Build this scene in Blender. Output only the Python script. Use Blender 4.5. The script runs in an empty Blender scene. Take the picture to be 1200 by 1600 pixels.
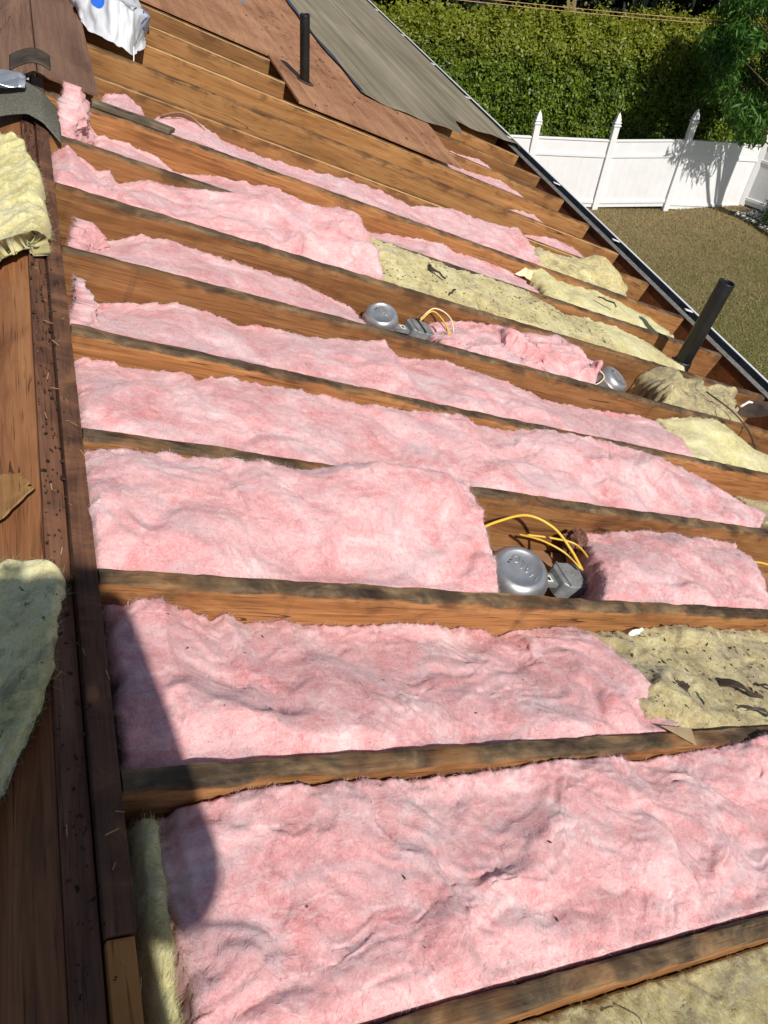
import bpy, bmesh, math, random
import numpy as np
from mathutils import Vector, Matrix
random.seed(7)
SC = bpy.context.scene
COL = SC.collection
# ------------------------------------------------------------------ frame
PITCH = math.radians(22.62)          # 5 in 12 roof
S = .4064                            # rafters 16 in on centre
BASE = 6.6                           # ridge above the lawn
CU, SU = math.cos(PITCH), math.sin(PITCH)
def RP(u, v, w=0.):                  # u down the slope, v along the ridge, w out of the roof
    return Vector((u*CU + w*SU, v, -u*SU + w*CU + BASE))
# ------------------------------------------------------------------ camera
cam = bpy.data.cameras.new('camera'); camo = bpy.data.objects.new('camera', cam); COL.objects.link(camo)
cr = Vector((0.94634, -0.31435, 0.07496)); cd = Vector((-0.17844, -0.70168, -0.68979)); cf = Vector((0.26943, 0.63940, -0.72012))
CAM = Vector((0.125, -0.2096, 1.1536 + BASE))
m = Matrix((( cr.x, -cd.x, -cf.x), (cr.y, -cd.y, -cf.y), (cr.z, -cd.z, -cf.z))).to_4x4(); m.translation = CAM
camo.matrix_world = m
cam.sensor_fit = 'VERTICAL'; cam.sensor_height = 24.; cam.lens = 24.*1238.26/1600.
cam.clip_start = .02; cam.clip_end = 400
SC.camera = camo
SC.render.resolution_x = 768; SC.render.resolution_y = 1024
# ------------------------------------------------------------------ light
sunv = Vector((.17, -.86, 1.0)).normalized()
W = bpy.data.worlds.new('World'); SC.world = W; W.use_nodes = True
nt = W.node_tree; bg = nt.nodes['Background']; sky = nt.nodes.new('ShaderNodeTexSky'); sky.sky_type = 'NISHITA'; sky.sun_disc = False
sky.sun_elevation = math.asin(sunv.z); sky.sun_rotation = math.atan2(sunv.x, sunv.y)
nt.links.new(sky.outputs[0], bg.inputs[0]); bg.inputs[1].default_value = .076
sl = bpy.data.lights.new('sun', 'SUN'); sl.energy = 4.9; sl.angle = math.radians(.7); sl.color = (1., .955, .89)
so = bpy.data.objects.new('sun', sl); COL.objects.link(so); so.rotation_euler = sunv.to_track_quat('Z', 'Y').to_euler(); so.location = (5, -8, 20)
SC.view_settings.view_transform = 'Standard'; SC.view_settings.look = 'None'; SC.view_settings.exposure = 0.0; SC.view_settings.gamma = 1.
# ------------------------------------------------------------------ noise
def pnoise(x, y, seed=0):
    r = np.random.RandomState(seed % 100000); g = r.rand(256, 256)*2*np.pi; gx, gy = np.cos(g), np.sin(g)
    xi = np.floor(x).astype(int); yi = np.floor(y).astype(int); xf = x-xi; yf = y-yi
    u = xf**3*(xf*(xf*6-15)+10); v = yf**3*(yf*(yf*6-15)+10)
    def d(i, j):
        a, b = (xi+i) & 255, (yi+j) & 255
        return gx[a, b]*(xf-i) + gy[a, b]*(yf-j)
    return ((d(0,0)*(1-u)+d(1,0)*u)*(1-v) + (d(0,1)*(1-u)+d(1,1)*u)*v)*1.5
def fbm(x, y, seed=0, o=4, g=.5):
    s = 0; a = 1
    for i in range(o):
        s = s + a*pnoise(x*2**i, y*2**i, seed+i*17); a *= g
    return s
# ------------------------------------------------------------------ mesh helpers
def link(name, me, mat, parent=None, loc=None, rot=None):
    o = bpy.data.objects.new(name, me); COL.objects.link(o)
    if mat is not None:
        for mm in (mat if isinstance(mat, (list, tuple)) else [mat]): me.materials.append(mm)
    if parent: o.parent = parent
    if loc is not None: o.location = loc
    if rot is not None: o.rotation_euler = rot
    return o
def np_mesh(name, V, F, smooth=True, sides=4):
    V = np.asarray(V, dtype=np.float32); F = np.asarray(F, dtype=np.int32)
    me = bpy.data.meshes.new(name); me.vertices.add(len(V)); me.vertices.foreach_set('co', V.ravel())
    me.loops.add(F.size); me.loops.foreach_set('vertex_index', F.ravel()); me.polygons.add(len(F))
    me.polygons.foreach_set('loop_start', np.arange(0, F.size, sides, dtype=np.int32))
    me.polygons.foreach_set('loop_total', np.full(len(F), sides, dtype=np.int32))
    me.polygons.foreach_set('use_smooth', np.full(len(F), smooth))
    me.update(calc_edges=True); me.validate(); return me
class MB:
    """collects shapes for ONE mesh"""
    def __init__(s): s.bm = bmesh.new()
    def box(s, x0, x1, y0, y1, z0, z1, bev=0., M=None):
        b = bmesh.new(); bmesh.ops.create_cube(b, size=1.)
        for v in b.verts: v.co = Vector(((x0+x1)/2+v.co.x*(x1-x0), (y0+y1)/2+v.co.y*(y1-y0), (z0+z1)/2+v.co.z*(z1-z0)))
        if bev: bmesh.ops.bevel(b, geom=b.edges[:], offset=bev, segments=2, affect='EDGES', profile=.7)
        s.add(b, M); return s
    def add(s, b, M=None):
        if M is not None: bmesh.ops.transform(b, matrix=M, verts=b.verts)
        t = bpy.data.meshes.new('t'); b.to_mesh(t); b.free(); s.bm.from_mesh(t); bpy.data.meshes.remove(t)
    def lathe(s, prof, n=32, M=None, cap=True):
        b = bmesh.new(); rings = []
        for r, z in prof: rings.append([b.verts.new((r*math.cos(2*math.pi*i/n), r*math.sin(2*math.pi*i/n), z)) for i in range(n)])
        for a, c in zip(rings, rings[1:]):
            for i in range(n): b.faces.new((a[i], a[(i+1) % n], c[(i+1) % n], c[i]))
        if cap:
            b.faces.new(rings[0][::-1]); b.faces.new(rings[-1])
        s.add(b, M); return s
    def tube(s, pts, r, n=8, M=None):
        b = bmesh.new(); pts = [Vector(p) for p in pts]; rings = []; up = Vector((.13, .31, .94))
        for i, p in enumerate(pts):
            t = (pts[min(i+1, len(pts)-1)] - pts[max(i-1, 0)]).normalized(); a = t.cross(up).normalized(); c = t.cross(a)
            rr = r[i] if isinstance(r, (list, tuple)) else r
            rings.append([b.verts.new(p + a*rr*math.cos(2*math.pi*k/n) + c*rr*math.sin(2*math.pi*k/n)) for k in range(n)])
        for a, c in zip(rings, rings[1:]):
            for i in range(n): b.faces.new((a[i], a[(i+1) % n], c[(i+1) % n], c[i]))
        b.faces.new(rings[0][::-1]); b.faces.new(rings[-1])
        bmesh.ops.recalc_face_normals(b, faces=b.faces); s.add(b, M); return s
    def prism(s, poly, z0, z1, M=None, bev=0.):
        b = bmesh.new(); lo = [b.verts.new((x, y, z0)) for x, y in poly]; hi = [b.verts.new((x, y, z1)) for x, y in poly]
        n = len(poly); b.faces.new(lo[::-1]); b.faces.new(hi)
        for i in range(n): b.faces.new((lo[i], lo[(i+1) % n], hi[(i+1) % n], hi[i]))
        bmesh.ops.recalc_face_normals(b, faces=b.faces)
        if bev: bmesh.ops.bevel(b, geom=b.edges[:], offset=bev, segments=1, affect='EDGES')
        s.add(b, M); return s
    def build(s, name, mat, parent=None, loc=None, rot=None, smooth=False):
        me = bpy.data.meshes.new(name); s.bm.to_mesh(me); s.bm.free()
        if smooth:
            me.polygons.foreach_set('use_smooth', [True]*len(me.polygons))
        return link(name, me, mat, parent, loc, rot)
def tag(o, label=None, cat=None, group=None, kind=None):
    if label: o['label'] = label
    if cat: o['category'] = cat
    if group: o['group'] = group
    if kind: o['kind'] = kind
    return o
ROT = (0, PITCH, 0)
def thing(name, label, cat, loc, rot=(0,0,0), group=None):
    o = bpy.data.objects.new(name, None); COL.objects.link(o); o.location = loc; o.rotation_euler = rot
    o.empty_display_size = .1
    return tag(o, label, cat, group)
def crv(pts, n=8):                   # Catmull-Rom through points
    P = [Vector(p) for p in pts]; P = [P[0]*2-P[1]] + P + [P[-1]*2-P[-2]]; out = []
    for i in range(1, len(P)-2):
        for k in range(n):
            t = k/n; a, b, c, d = P[i-1:i+3]
            out.append(.5*((2*b)+(c-a)*t+(2*a-5*b+4*c-d)*t*t+(3*b-a-3*c+d)*t**3))
    out.append(P[-2]); return out
# ------------------------------------------------------------------ materials
class N:
    def __init__(s, name):
        s.m = bpy.data.materials.new(name); s.m.use_nodes = True; s.t = s.m.node_tree; s.b = s.t.nodes['Principled BSDF']
        s.tc = s.t.nodes.new('ShaderNodeTexCoord'); s.oi = s.t.nodes.new('ShaderNodeObjectInfo')
    def n(s, typ, **kw):
        x = s.t.nodes.new(typ)
        for k, v in kw.items(): setattr(x, k, v)
        return x
    def l(s, a, b): s.t.links.new(a, b)
    def co(s, scale=(1,1,1), rnd=True, src=None):
        a = s.n('ShaderNodeVectorMath', operation='MULTIPLY'); s.l(src or s.tc.outputs['Object'], a.inputs[0]); a.inputs[1].default_value = scale
        if not rnd: return a.outputs[0]
        c = s.n('ShaderNodeVectorMath', operation='ADD'); k = s.n('ShaderNodeMath', operation='MULTIPLY'); s.l(s.oi.outputs['Random'], k.inputs[0]); k.inputs[1].default_value = 37.
        s.l(a.outputs[0], c.inputs[0]); s.l(k.outputs[0], c.inputs[1]); return c.outputs[0]
    def noise(s, co, scale=5., det=4., rough=.55, dist=0.):
        x = s.n('ShaderNodeTexNoise'); s.l(co, x.inputs['Vector']); x.inputs['Scale'].default_value = scale; x.inputs['Detail'].default_value = det
        x.inputs['Roughness'].default_value = rough; x.inputs['Distortion'].default_value = dist; return x.outputs['Fac']
    def ramp(s, f, st, interp='LINEAR'):
        x = s.n('ShaderNodeValToRGB'); s.l(f, x.inputs[0]); x.color_ramp.interpolation = interp; e = x.color_ramp.elements
        for i, (p, c) in enumerate(st):
            if i > 1: e.new(p)
            e[i].position = p; e[i].color = (c[0], c[1], c[2], 1.) if not isinstance(c, (int, float)) else (c, c, c, 1.)
        return x.outputs[0]
    def mix(s, f, a, b, mode='MIX'):
        x = s.n('ShaderNodeMix', data_type='RGBA', blend_type=mode)
        for i, v in ((0, f), (6, a), (7, b)):
            if isinstance(v, (int, float)): x.inputs[i].default_value = v
            elif isinstance(v, tuple): x.inputs[i].default_value = (*v, 1.)
            else: s.l(v, x.inputs[i])
        return x.outputs[2]
    def math(s, op, a, b=0., c=None, clamp=False):
        x = s.n('ShaderNodeMath', operation=op, use_clamp=clamp)
        for i, v in enumerate((a, b) if c is None else (a, b, c)):
            if isinstance(v, (int, float)): x.inputs[i].default_value = v
            else: s.l(v, x.inputs[i])
        return x.outputs[0]
    def sstep(s, f, a, b):
        x = s.n('ShaderNodeMapRange', interpolation_type='SMOOTHSTEP'); s.l(f, x.inputs[0]); x.inputs[1].default_value = a; x.inputs[2].default_value = b; return x.outputs[0]
    def sep(s, v):
        x = s.n('ShaderNodeSeparateXYZ'); s.l(v, x.inputs[0]); return x.outputs
    def bump(s, h, strength=.3, dist=.01):
        x = s.n('ShaderNodeBump'); x.inputs['Strength'].default_value = strength; x.inputs['Distance'].default_value = dist; s.l(h, x.inputs['Height']); s.l(x.outputs[0], s.b.inputs['Normal'])
    def out(s, col, rough=.8, spec=.3, metal=0.):
        if isinstance(col, tuple): s.b.inputs['Base Color'].default_value = (*col, 1.)
        else: s.l(col, s.b.inputs['Base Color'])
        if isinstance(rough, (int, float)): s.b.inputs['Roughness'].default_value = rough
        else: s.l(rough, s.b.inputs['Roughness'])
        s.b.inputs['Specular IOR Level'].default_value = spec; s.b.inputs['Metallic'].default_value = metal; return s.m
def wood(name, lo, mid, hi, stain=(.03,.026,.022), top=1., topc=(.055,.048,.04), rough=.75, axis=0, stains=.5, streak=1., edge=None):
    q = N(name)
    st = (1., 1., 1.); g1 = [1.2, 1.2, 1.2]; g2 = [2.2, 2.2, 2.2]; g3 = [8, 8, 8]
    for i in range(3):
        if i != axis: g1[i] = 14; g2[i] = 60; g3[i] = 260
    a = q.noise(q.co(tuple(g1)), 1., 3, .5, .8); b = q.noise(q.co(tuple(g2)), 1., 4, .6, .4); c = q.noise(q.co(tuple(g3)), 1., 2, .5)
    rings = q.math('FRACT', q.math('MULTIPLY', a, 9.))
    rings = q.math('ABSOLUTE', q.math('SUBTRACT', rings, .5))
    f = q.math('ADD', q.math('MULTIPLY', a, .55), q.math('ADD', q.math('MULTIPLY', b, .45), q.math('MULTIPLY', rings, .22*streak)))
    col = q.ramp(f, [(.32, lo), (.52, mid), (.78, hi)])
    # knots
    vo = q.n('ShaderNodeTexVoronoi'); q.l(q.co((2.0, .4, 6.2) if axis == 0 else (6., 1.6, .4)), vo.inputs['Vector']); vo.inputs['Scale'].default_value = 1.
    kd = q.math('ADD', vo.outputs['Distance'], q.math('MULTIPLY', q.math('SUBTRACT', b, .5), .10)); kn = q.sstep(kd, .17, .07); kr = q.math('FRACT', q.math('MULTIPLY', kd, 22.))
    col = q.mix(q.math('MULTIPLY', q.sstep(kd, .30, .12), .35), col, (lo[0]*.8, lo[1]*.7, lo[2]*.6)); col = q.mix(q.math('MULTIPLY', kn, q.math('ADD', q.math('MULTIPLY', kr, .3), .5)), col, (lo[0]*.3, lo[1]*.25, lo[2]*.25))
    sp_ = q.math('ABSOLUTE', q.math('SUBTRACT', q.noise(q.co((.9, .9, 13.) if axis == 0 else (13., .9, .9)), 1., 3, .5, .2), .5)); spm = q.math('MULTIPLY', q.sstep(sp_, .006, .002), q.sstep(q.noise(q.co((1.7, 1.7, 1.7)), 1., 2, .5), .52, .6))
    col = q.mix(q.math('MULTIPLY', spm, .85), col, (lo[0]*.2, lo[1]*.18, lo[2]*.18))
    vr = q.math('ADD', q.math('MULTIPLY', q.oi.outputs['Random'], .5), .68); vv = q.n('ShaderNodeVectorMath', operation='SCALE'); q.l(col, vv.inputs[0]); q.l(vr, vv.inputs[3]); col = vv.outputs[0]
    # fine pores and blotches
    col = q.mix(q.sstep(c, .58, .75), col, (lo[0]*.7, lo[1]*.65, lo[2]*.6))
    bl = q.noise(q.co((3., 3., 7.)), 1., 5, .65, .6); col = q.mix(q.math('MULTIPLY', q.sstep(bl, .52, .75), stains), col, (lo[0]*.45, lo[1]*.4, lo[2]*.42))
    dr = q.noise(q.co((22., 22., 2.5)), 1., 3, .6); col = q.mix(q.math('MULTIPLY', q.sstep(dr, .6, .8), stains*.5), col, stain)
    if top:
        z = q.sep(q.tc.outputs['Object'])[2]; zn = q.math('ADD', z, q.math('MULTIPLY', q.math('SUBTRACT', q.noise(q.co((5., 5., 5.)), 1., 5, .65), .5), .05))
        mk = q.sstep(zn, -.014, -.003); pn = q.noise(q.co((7., 12., 7.)), 1., 5, .7, .5)
        tcol = q.ramp(pn, [(.36, (topc[0]*.2, topc[1]*.2, topc[2]*.24)), (.5, topc), (.64, (topc[0]*2.8, topc[1]*2.5, topc[2]*2.1))])
        tcol = q.mix(q.math('MULTIPLY', q.sstep(b, .45, .7), .5), tcol, (topc[0]*1.6, topc[1]*1.5, topc[2]*1.3))
        patch = q.sstep(q.noise(q.co((2.6, 2.6, 2.6)), 1., 4, .6), .3, .52)
        col = q.mix(q.math('MULTIPLY', q.math('MULTIPLY', mk, top), q.math('ADD', q.math('MULTIPLY', patch, .72), .24)), col, tcol)
        # sooty drip below the edge
        d2 = q.math('MULTIPLY', q.sstep(z, -.07, -.012), q.sstep(q.noise(q.co((6., 6., 9.)), 1., 4, .6), .5, .66))
        col = q.mix(q.math('MULTIPLY', d2, .7*top), col, (topc[0]*.6, topc[1]*.5, topc[2]*.45))
    if edge:
        xyz = q.sep(q.tc.outputs['Object']); em = q.math('MULTIPLY', q.sstep(q.math('ADD', xyz[1], q.math('MULTIPLY', q.math('SUBTRACT', a, .5), .006)), -.0335, -.0365), q.sstep(xyz[2], -.007, -.003)); col = q.mix(q.math('MULTIPLY', em, .85), col, edge)
    q.bump(q.math('ADD', q.math('MULTIPLY', b, .5), q.math('ADD', c, q.math('MULTIPLY', rings, .3))), .35, .003)
    return q.out(col, rough, .3)
def fluff(name, st, grey, dark, speck=0., greyamt=.6, specc=(.05,.04,.02), rough=1.):
    q = N(name); base = q.co((1., 1., 1.))
    a = q.noise(base, 8., 7, .6, .8); b = q.noise(q.co((1., 2., 1.)), 4., 5, .6, 1.); c = q.noise(q.co((1., 1., 1.)), 60., 4, .7, .7)
    d = q.noise(q.co((1., 1., 1.)), 260., 3, .7, 1.)
    f = q.math('ADD', q.math('MULTIPLY', a, .72), q.math('MULTIPLY', c, .28))
    col = q.ramp(f, st)
    ws = q.noise(q.co((1., 3.2, 1.)), 13., 6, .68, 1.4); col = q.mix(q.math('MULTIPLY', q.sstep(ws, .5, .7), .6), col, st[-1][1])
    col = q.mix(q.math('MULTIPLY', q.sstep(b, .52, .68), greyamt), col, grey)
    col = q.mix(q.math('MULTIPLY', q.sstep(q.noise(base, 16., 4, .6, 1.2), .60, .72), .5), col, dark)
    col = q.mix(q.math('MULTIPLY', q.sstep(d, .35, .7), .18), col, (1., .93, .93))
    if speck:
        sp = q.noise(base, 70., 2, .5, .3); col = q.mix(q.math('MULTIPLY', q.sstep(sp, .69, .73), speck), col, specc)
        sp2 = q.noise(base, 11., 5, .7, .8); col = q.mix(q.math('MULTIPLY', q.sstep(sp2, .52, .7), speck*.7), col, tuple(x*3 for x in specc))
    h = q.math('ADD', q.math('MULTIPLY', q.noise(q.co((1., 1., 1.)), 30., 4, .55, .8), .8), q.math('MULTIPLY', c, .45))
    h = q.math('ADD', h, q.math('MULTIPLY', d, .22))
    q.bump(h, .42, .0065)
    m = q.out(col, 1., .05); q.b.inputs['Sheen Weight'].default_value = .15
    q.b.inputs['Subsurface Weight'].default_value = .4; q.b.inputs['Subsurface Radius'].default_value = (.02, .011, .011); q.b.inputs['Subsurface Scale'].default_value = .8
    return m
def plain(name, col, rough=.6, spec=.4, metal=0., var=.25, scale=12., bump=.0):
    q = N(name); a = q.noise(q.co(), scale, 5, .6, .3)
    c = q.ramp(a, [(.3, tuple(x*(1-var) for x in col)), (.7, tuple(min(1., x*(1+var)) for x in col))])
    if bump: q.bump(a, bump, .004)
    return q.out(c, q.math('ADD', q.math('MULTIPLY', a, .25), rough-.12), spec, metal)
M = {}
M['old'] = wood('weathered pine', (.14,.055,.018), (.30,.130,.043), (.46,.235,.092), top=1., topc=(.085,.060,.036), stains=.7)
M['new'] = wood('honey pine', (.17,.075,.024), (.32,.150,.050), (.45,.245,.092), top=.9, topc=(.11,.058,.024), stains=.3, streak=.5, edge=(.50,.30,.12))
M['tail'] = wood('stained rafter tail', (.07,.022,.007), (.15,.05,.014), (.24,.085,.025), top=.8)
M['block'] = wood('blocking pine', (.19,.065,.016), (.36,.14,.037), (.5,.22,.065), top=.3, axis=1)
M['ridge'] = wood('dark ridge board', (.045,.019,.011), (.115,.050,.027), (.20,.095,.052), top=.6, topc=(.085,.042,.024), axis=1)
M['ridgenew'] = wood('clean ridge board', (.24,.085,.02), (.42,.17,.045), (.5,.22,.06), top=0, axis=1, stains=.2)
M['sheath'] = wood('aged plywood', (.12,.045,.018), (.22,.09,.036), (.33,.15,.06), top=0, axis=1, stains=.6)
M['deck'] = wood('roof decking', (.15,.075,.045), (.24,.13,.08), (.33,.20,.13), top=0, axis=1, stains=.55, streak=.3)
M['scrap'] = wood('grey scrap board', (.07,.055,.035), (.17,.13,.085), (.28,.22,.15), top=.7, topc=(.09,.075,.05))
M['pink'] = fluff('pink glass wool', [(.32, (.46,.142,.140)), (.43, (.585,.25,.248)), (.53, (.645,.345,.34)), (.66, (.715,.51,.50))], (.53,.365,.375), (.56,.18,.18), greyamt=.65)
M['yellow'] = fluff('yellow glass wool', [(.32, (.36,.29,.08)), (.45, (.55,.48,.18)), (.6, (.66,.60,.31)), (.75, (.74,.70,.46))], (.52,.48,.27), (.40,.31,.10), speck=.15)
M['dirty'] = fluff('dirty glass wool', [(.32, (.24,.18,.055)), (.45, (.45,.37,.13)), (.58, (.59,.51,.23)), (.75, (.67,.61,.38))], (.36,.30,.17), (.20,.13,.05), speck=.7, specc=(.03,.022,.015))
M['grimy'] = fluff('grimy glass wool', [(.32, (.15,.105,.035)), (.45, (.30,.235,.085)), (.58, (.44,.37,.16)), (.75, (.56,.51,.30))], (.22,.175,.10), (.12,.075,.03), speck=.9, specc=(.03,.02,.013))
M['mould'] = fluff('mouldy glass wool', [(.32, (.36,.31,.10)), (.45, (.56,.50,.20)), (.6, (.68,.63,.34)), (.75, (.76,.72,.50))], (.46,.42,.26), (.20,.17,.06), speck=.85, specc=(.03,.025,.018))
M['olive'] = fluff('olive glass wool', [(.32, (.13,.10,.03)), (.45, (.27,.22,.07)), (.6, (.42,.36,.15)), (.75, (.5,.46,.26))], (.2,.18,.12), (.10,.08,.03), speck=.6, specc=(.03,.022,.015))
def fibre(name, st):
    q = N(name); g_ = q.n('ShaderNodeNewGeometry'); c = q.ramp(g_.outputs['Random Per Island'], st); m = q.out(c, 1., .05)
    t = q.n('ShaderNodeBsdfTranslucent'); q.l(c, t.inputs[0]); mx = q.n('ShaderNodeMixShader'); mx.inputs[0].default_value = .3
    q.l(q.b.outputs[0], mx.inputs[1]); q.l(t.outputs[0], mx.inputs[2]); q.l(mx.outputs[0], q.t.nodes['Material Output'].inputs[0]); return m
FIB = {'pink glass wool': fibre('pink fibres', [(0., (.58,.28,.30)), (.45, (.66,.40,.42)), (.75, (.74,.56,.57)), (1., (.80,.70,.70))]),
       'yellow glass wool': fibre('yellow fibres', [(0., (.42,.35,.12)), (.6, (.60,.54,.27)), (1., (.72,.69,.48))]),
       'dirty glass wool': fibre('dirty fibres', [(0., (.12,.09,.04)), (.5, (.36,.30,.14)), (1., (.58,.54,.34))]),
       'grimy glass wool': fibre('grimy fibres', [(0., (.12,.09,.04)), (.5, (.33,.27,.13)), (1., (.55,.50,.31))]),
       'mouldy glass wool': fibre('mouldy fibres', [(0., (.3,.27,.11)), (.6, (.52,.48,.26)), (1., (.66,.63,.44))]),
       'olive glass wool': fibre('olive fibres', [(0., (.09,.07,.03)), (.5, (.26,.21,.09)), (1., (.46,.41,.22))])}
M['kraft'] = plain('kraft paper', (.36,.26,.15), .8, .2, bump=.1)
M['peel'] = wood('peeled veneer', (.13,.06,.02), (.26,.13,.045), (.36,.20,.08), top=0, axis=1, stains=.6)
M['abs'] = plain('black plastic pipe', (.009,.0085,.0085), .45, .5, var=.4, bump=.05)
M['pipein'] = plain('sooty pipe bore', (.02,.019,.018), .7, .3)
M['galv'] = plain('grey painted steel', (.24,.25,.25), .5, .4, .2, var=.3, scale=20)
M['dome'] = plain('zinc steel', (.46,.46,.46), .34, .5, .7, var=.22, scale=14)
M['stick'] = plain('white sticker', (.72,.72,.66), .5)
M['ink'] = plain('black ink', (.03,.03,.03), .6)
M['cable'] = plain('yellow cable jacket', (.70,.43,.05), .38, .5, var=.12)
M['cablew'] = plain('cream cable jacket', (.75,.6,.38), .4, .5, var=.1)
M['white'] = plain('white vinyl', (.84,.84,.84), .35, .4, var=.04, scale=3)
M['whitebit'] = plain('white plaster crumb', (.8,.78,.74), .8, .2)
M['gutin'] = plain('dirty gutter bed', (.022,.026,.033), .9, .08, var=.5)
M['drip'] = plain('metal drip edge', (.30,.28,.25), .4, .5, .5, var=.4, scale=30)
M['silver'] = plain('aluminium flashing', (.62,.64,.66), .3, .5, .8, var=.1)
M['shingle'] = plain('asphalt shingle', (.125,.12,.095), .95, .1, var=.5, scale=160, bump=.6)
M['tar'] = plain('tar stained scrap', (.06,.042,.030), .7, .3, var=.6, bump=.3)
M['bark'] = plain('bark', (.09,.065,.045), .9, .1, var=.5, scale=20, bump=.8)
M['drywall'] = plain('ceiling board back', (.24,.13,.07), .9, .1, var=.5, scale=7)
M['siding'] = plain('painted siding', (.55,.54,.50), .6, .3, var=.08)
M['straw'] = plain('straw and splinters', (.40,.26,.12), .8, .2, var=.4)
M['char'] = plain('dark crumbs', (.045,.03,.02), .9, .1, var=.6, scale=60)
def felt():
    q = N('roofing felt'); x, y, z = q.sep(q.tc.outputs['Object'])
    a = q.noise(q.co((16., .35, 1.)), 1., 4, .55, .3); b = q.noise(q.co((3., .8, 1.)), 1., 4, .6, .5); g = q.noise(q.co(), 240., 3, .7)
    c = q.ramp(q.math('ADD', q.math('MULTIPLY', a, .6), q.math('MULTIPLY', b, .4)), [(.36, (.15,.125,.082)), (.5, (.235,.20,.135)), (.66, (.34,.30,.21))])
    c = q.mix(q.math('MULTIPLY', g, .35), c, (.10,.09,.07)); 
    q.bump(q.math('ADD', q.math('MULTIPLY', a, .8), q.math('MULTIPLY', g, .1)), .4, .02); return q.out(c, .85, .25)
M['felt'] = felt()
M['feltedge'] = plain('blue grey felt strip', (.045,.055,.075), .6, .3, var=.4)
def ply():
    q = N('reddish plywood'); 
    a = q.noise(q.co((14., 1.1, 1.)), 1., 5, .6, .7); b = q.noise(q.co((2.5, 2.5, 1.)), 1., 6, .65, .5); c = q.noise(q.co((120., 12., 1.)), 1., 3, .6)
    col = q.ramp(q.math('ADD', q.math('MULTIPLY', a, .45), q.math('MULTIPLY', b, .55)), [(.34, (.19,.085,.042)), (.5, (.33,.16,.082)), (.68, (.45,.25,.14))])
    col = q.mix(q.math('MULTIPLY', q.sstep(c, .55, .75), .55), col, (.12,.05,.028))
    col = q.mix(q.math('MULTIPLY', q.sstep(q.noise(q.co((40., 14., 1.)), 1., 2, .5, .4), .68, .72), .8), col, (.05,.025,.018))
    q.bump(q.math('ADD', a, q.math('MULTIPLY', c, .6)), .3, .004); return q.out(col, .8, .25)
M['ply'] = ply()
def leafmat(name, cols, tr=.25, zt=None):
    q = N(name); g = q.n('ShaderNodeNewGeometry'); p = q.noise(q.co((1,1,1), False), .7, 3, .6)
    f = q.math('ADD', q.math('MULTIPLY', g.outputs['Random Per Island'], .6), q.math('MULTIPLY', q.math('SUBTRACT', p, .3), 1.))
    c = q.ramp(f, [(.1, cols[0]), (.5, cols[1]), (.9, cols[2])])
    if zt: c = q.mix(q.math('MULTIPLY', q.sstep(q.math('ADD', q.sep(q.tc.outputs['Object'])[2], q.math('MULTIPLY', p, .6)), zt[0]+.3, zt[1]+.3), .6), c, zt[2])  # leaves yellower with height; the sunlit hedge top is put into the colour
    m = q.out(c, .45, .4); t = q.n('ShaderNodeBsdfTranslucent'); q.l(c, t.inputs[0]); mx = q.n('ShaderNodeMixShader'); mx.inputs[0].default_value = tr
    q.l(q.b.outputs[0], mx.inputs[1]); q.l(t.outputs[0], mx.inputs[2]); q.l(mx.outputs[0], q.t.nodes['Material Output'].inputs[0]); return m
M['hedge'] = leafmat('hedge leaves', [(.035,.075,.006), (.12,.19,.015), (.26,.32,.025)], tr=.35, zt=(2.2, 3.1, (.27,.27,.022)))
M['tree'] = leafmat('tree leaves', [(.03,.085,.012), (.06,.16,.02), (.10,.22,.03)], .35)
M['darktree'] = leafmat('shaded needles', [(.006,.010,.005), (.012,.02,.009), (.022,.03,.012)], .1)  # shade behind the hedge put into the needle colour, hence nearly black
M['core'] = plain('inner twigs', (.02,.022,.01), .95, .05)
def lawn():
    q = N('dry lawn'); x, y, z = q.sep(q.tc.outputs['Object'])
    a = q.noise(q.co((1,1,1), False), .9, 6, .65, .4); b = q.noise(q.co((1,1,1), False), 22., 5, .75, .5)
    gr = q.math('ADD', q.math('MULTIPLY', q.math('SUBTRACT', 12.9, y), .26), q.math('MULTIPLY', q.math('SUBTRACT', a, .5), 2.4))
    dry = q.ramp(b, [(.3, (.19,.14,.07)), (.5, (.28,.205,.105)), (.7, (.36,.27,.145))]); grn = q.ramp(b, [(.3, (.085,.09,.025)), (.5, (.15,.15,.048)), (.7, (.22,.2,.08))])
    c = q.mix(q.sstep(gr, -.3, 1.1), dry, grn); q.bump(b, 1., .05); return q.out(c, .95, .1)
M['lawn'] = lawn()
q = N('dry grass blades'); g = q.n('ShaderNodeNewGeometry'); M['blade'] = q.out(q.ramp(g.outputs['Random Per Island'], [(0., (.14,.14,.045)), (.5, (.24,.195,.09)), (1., (.35,.28,.14))]), .9, .1)
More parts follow.
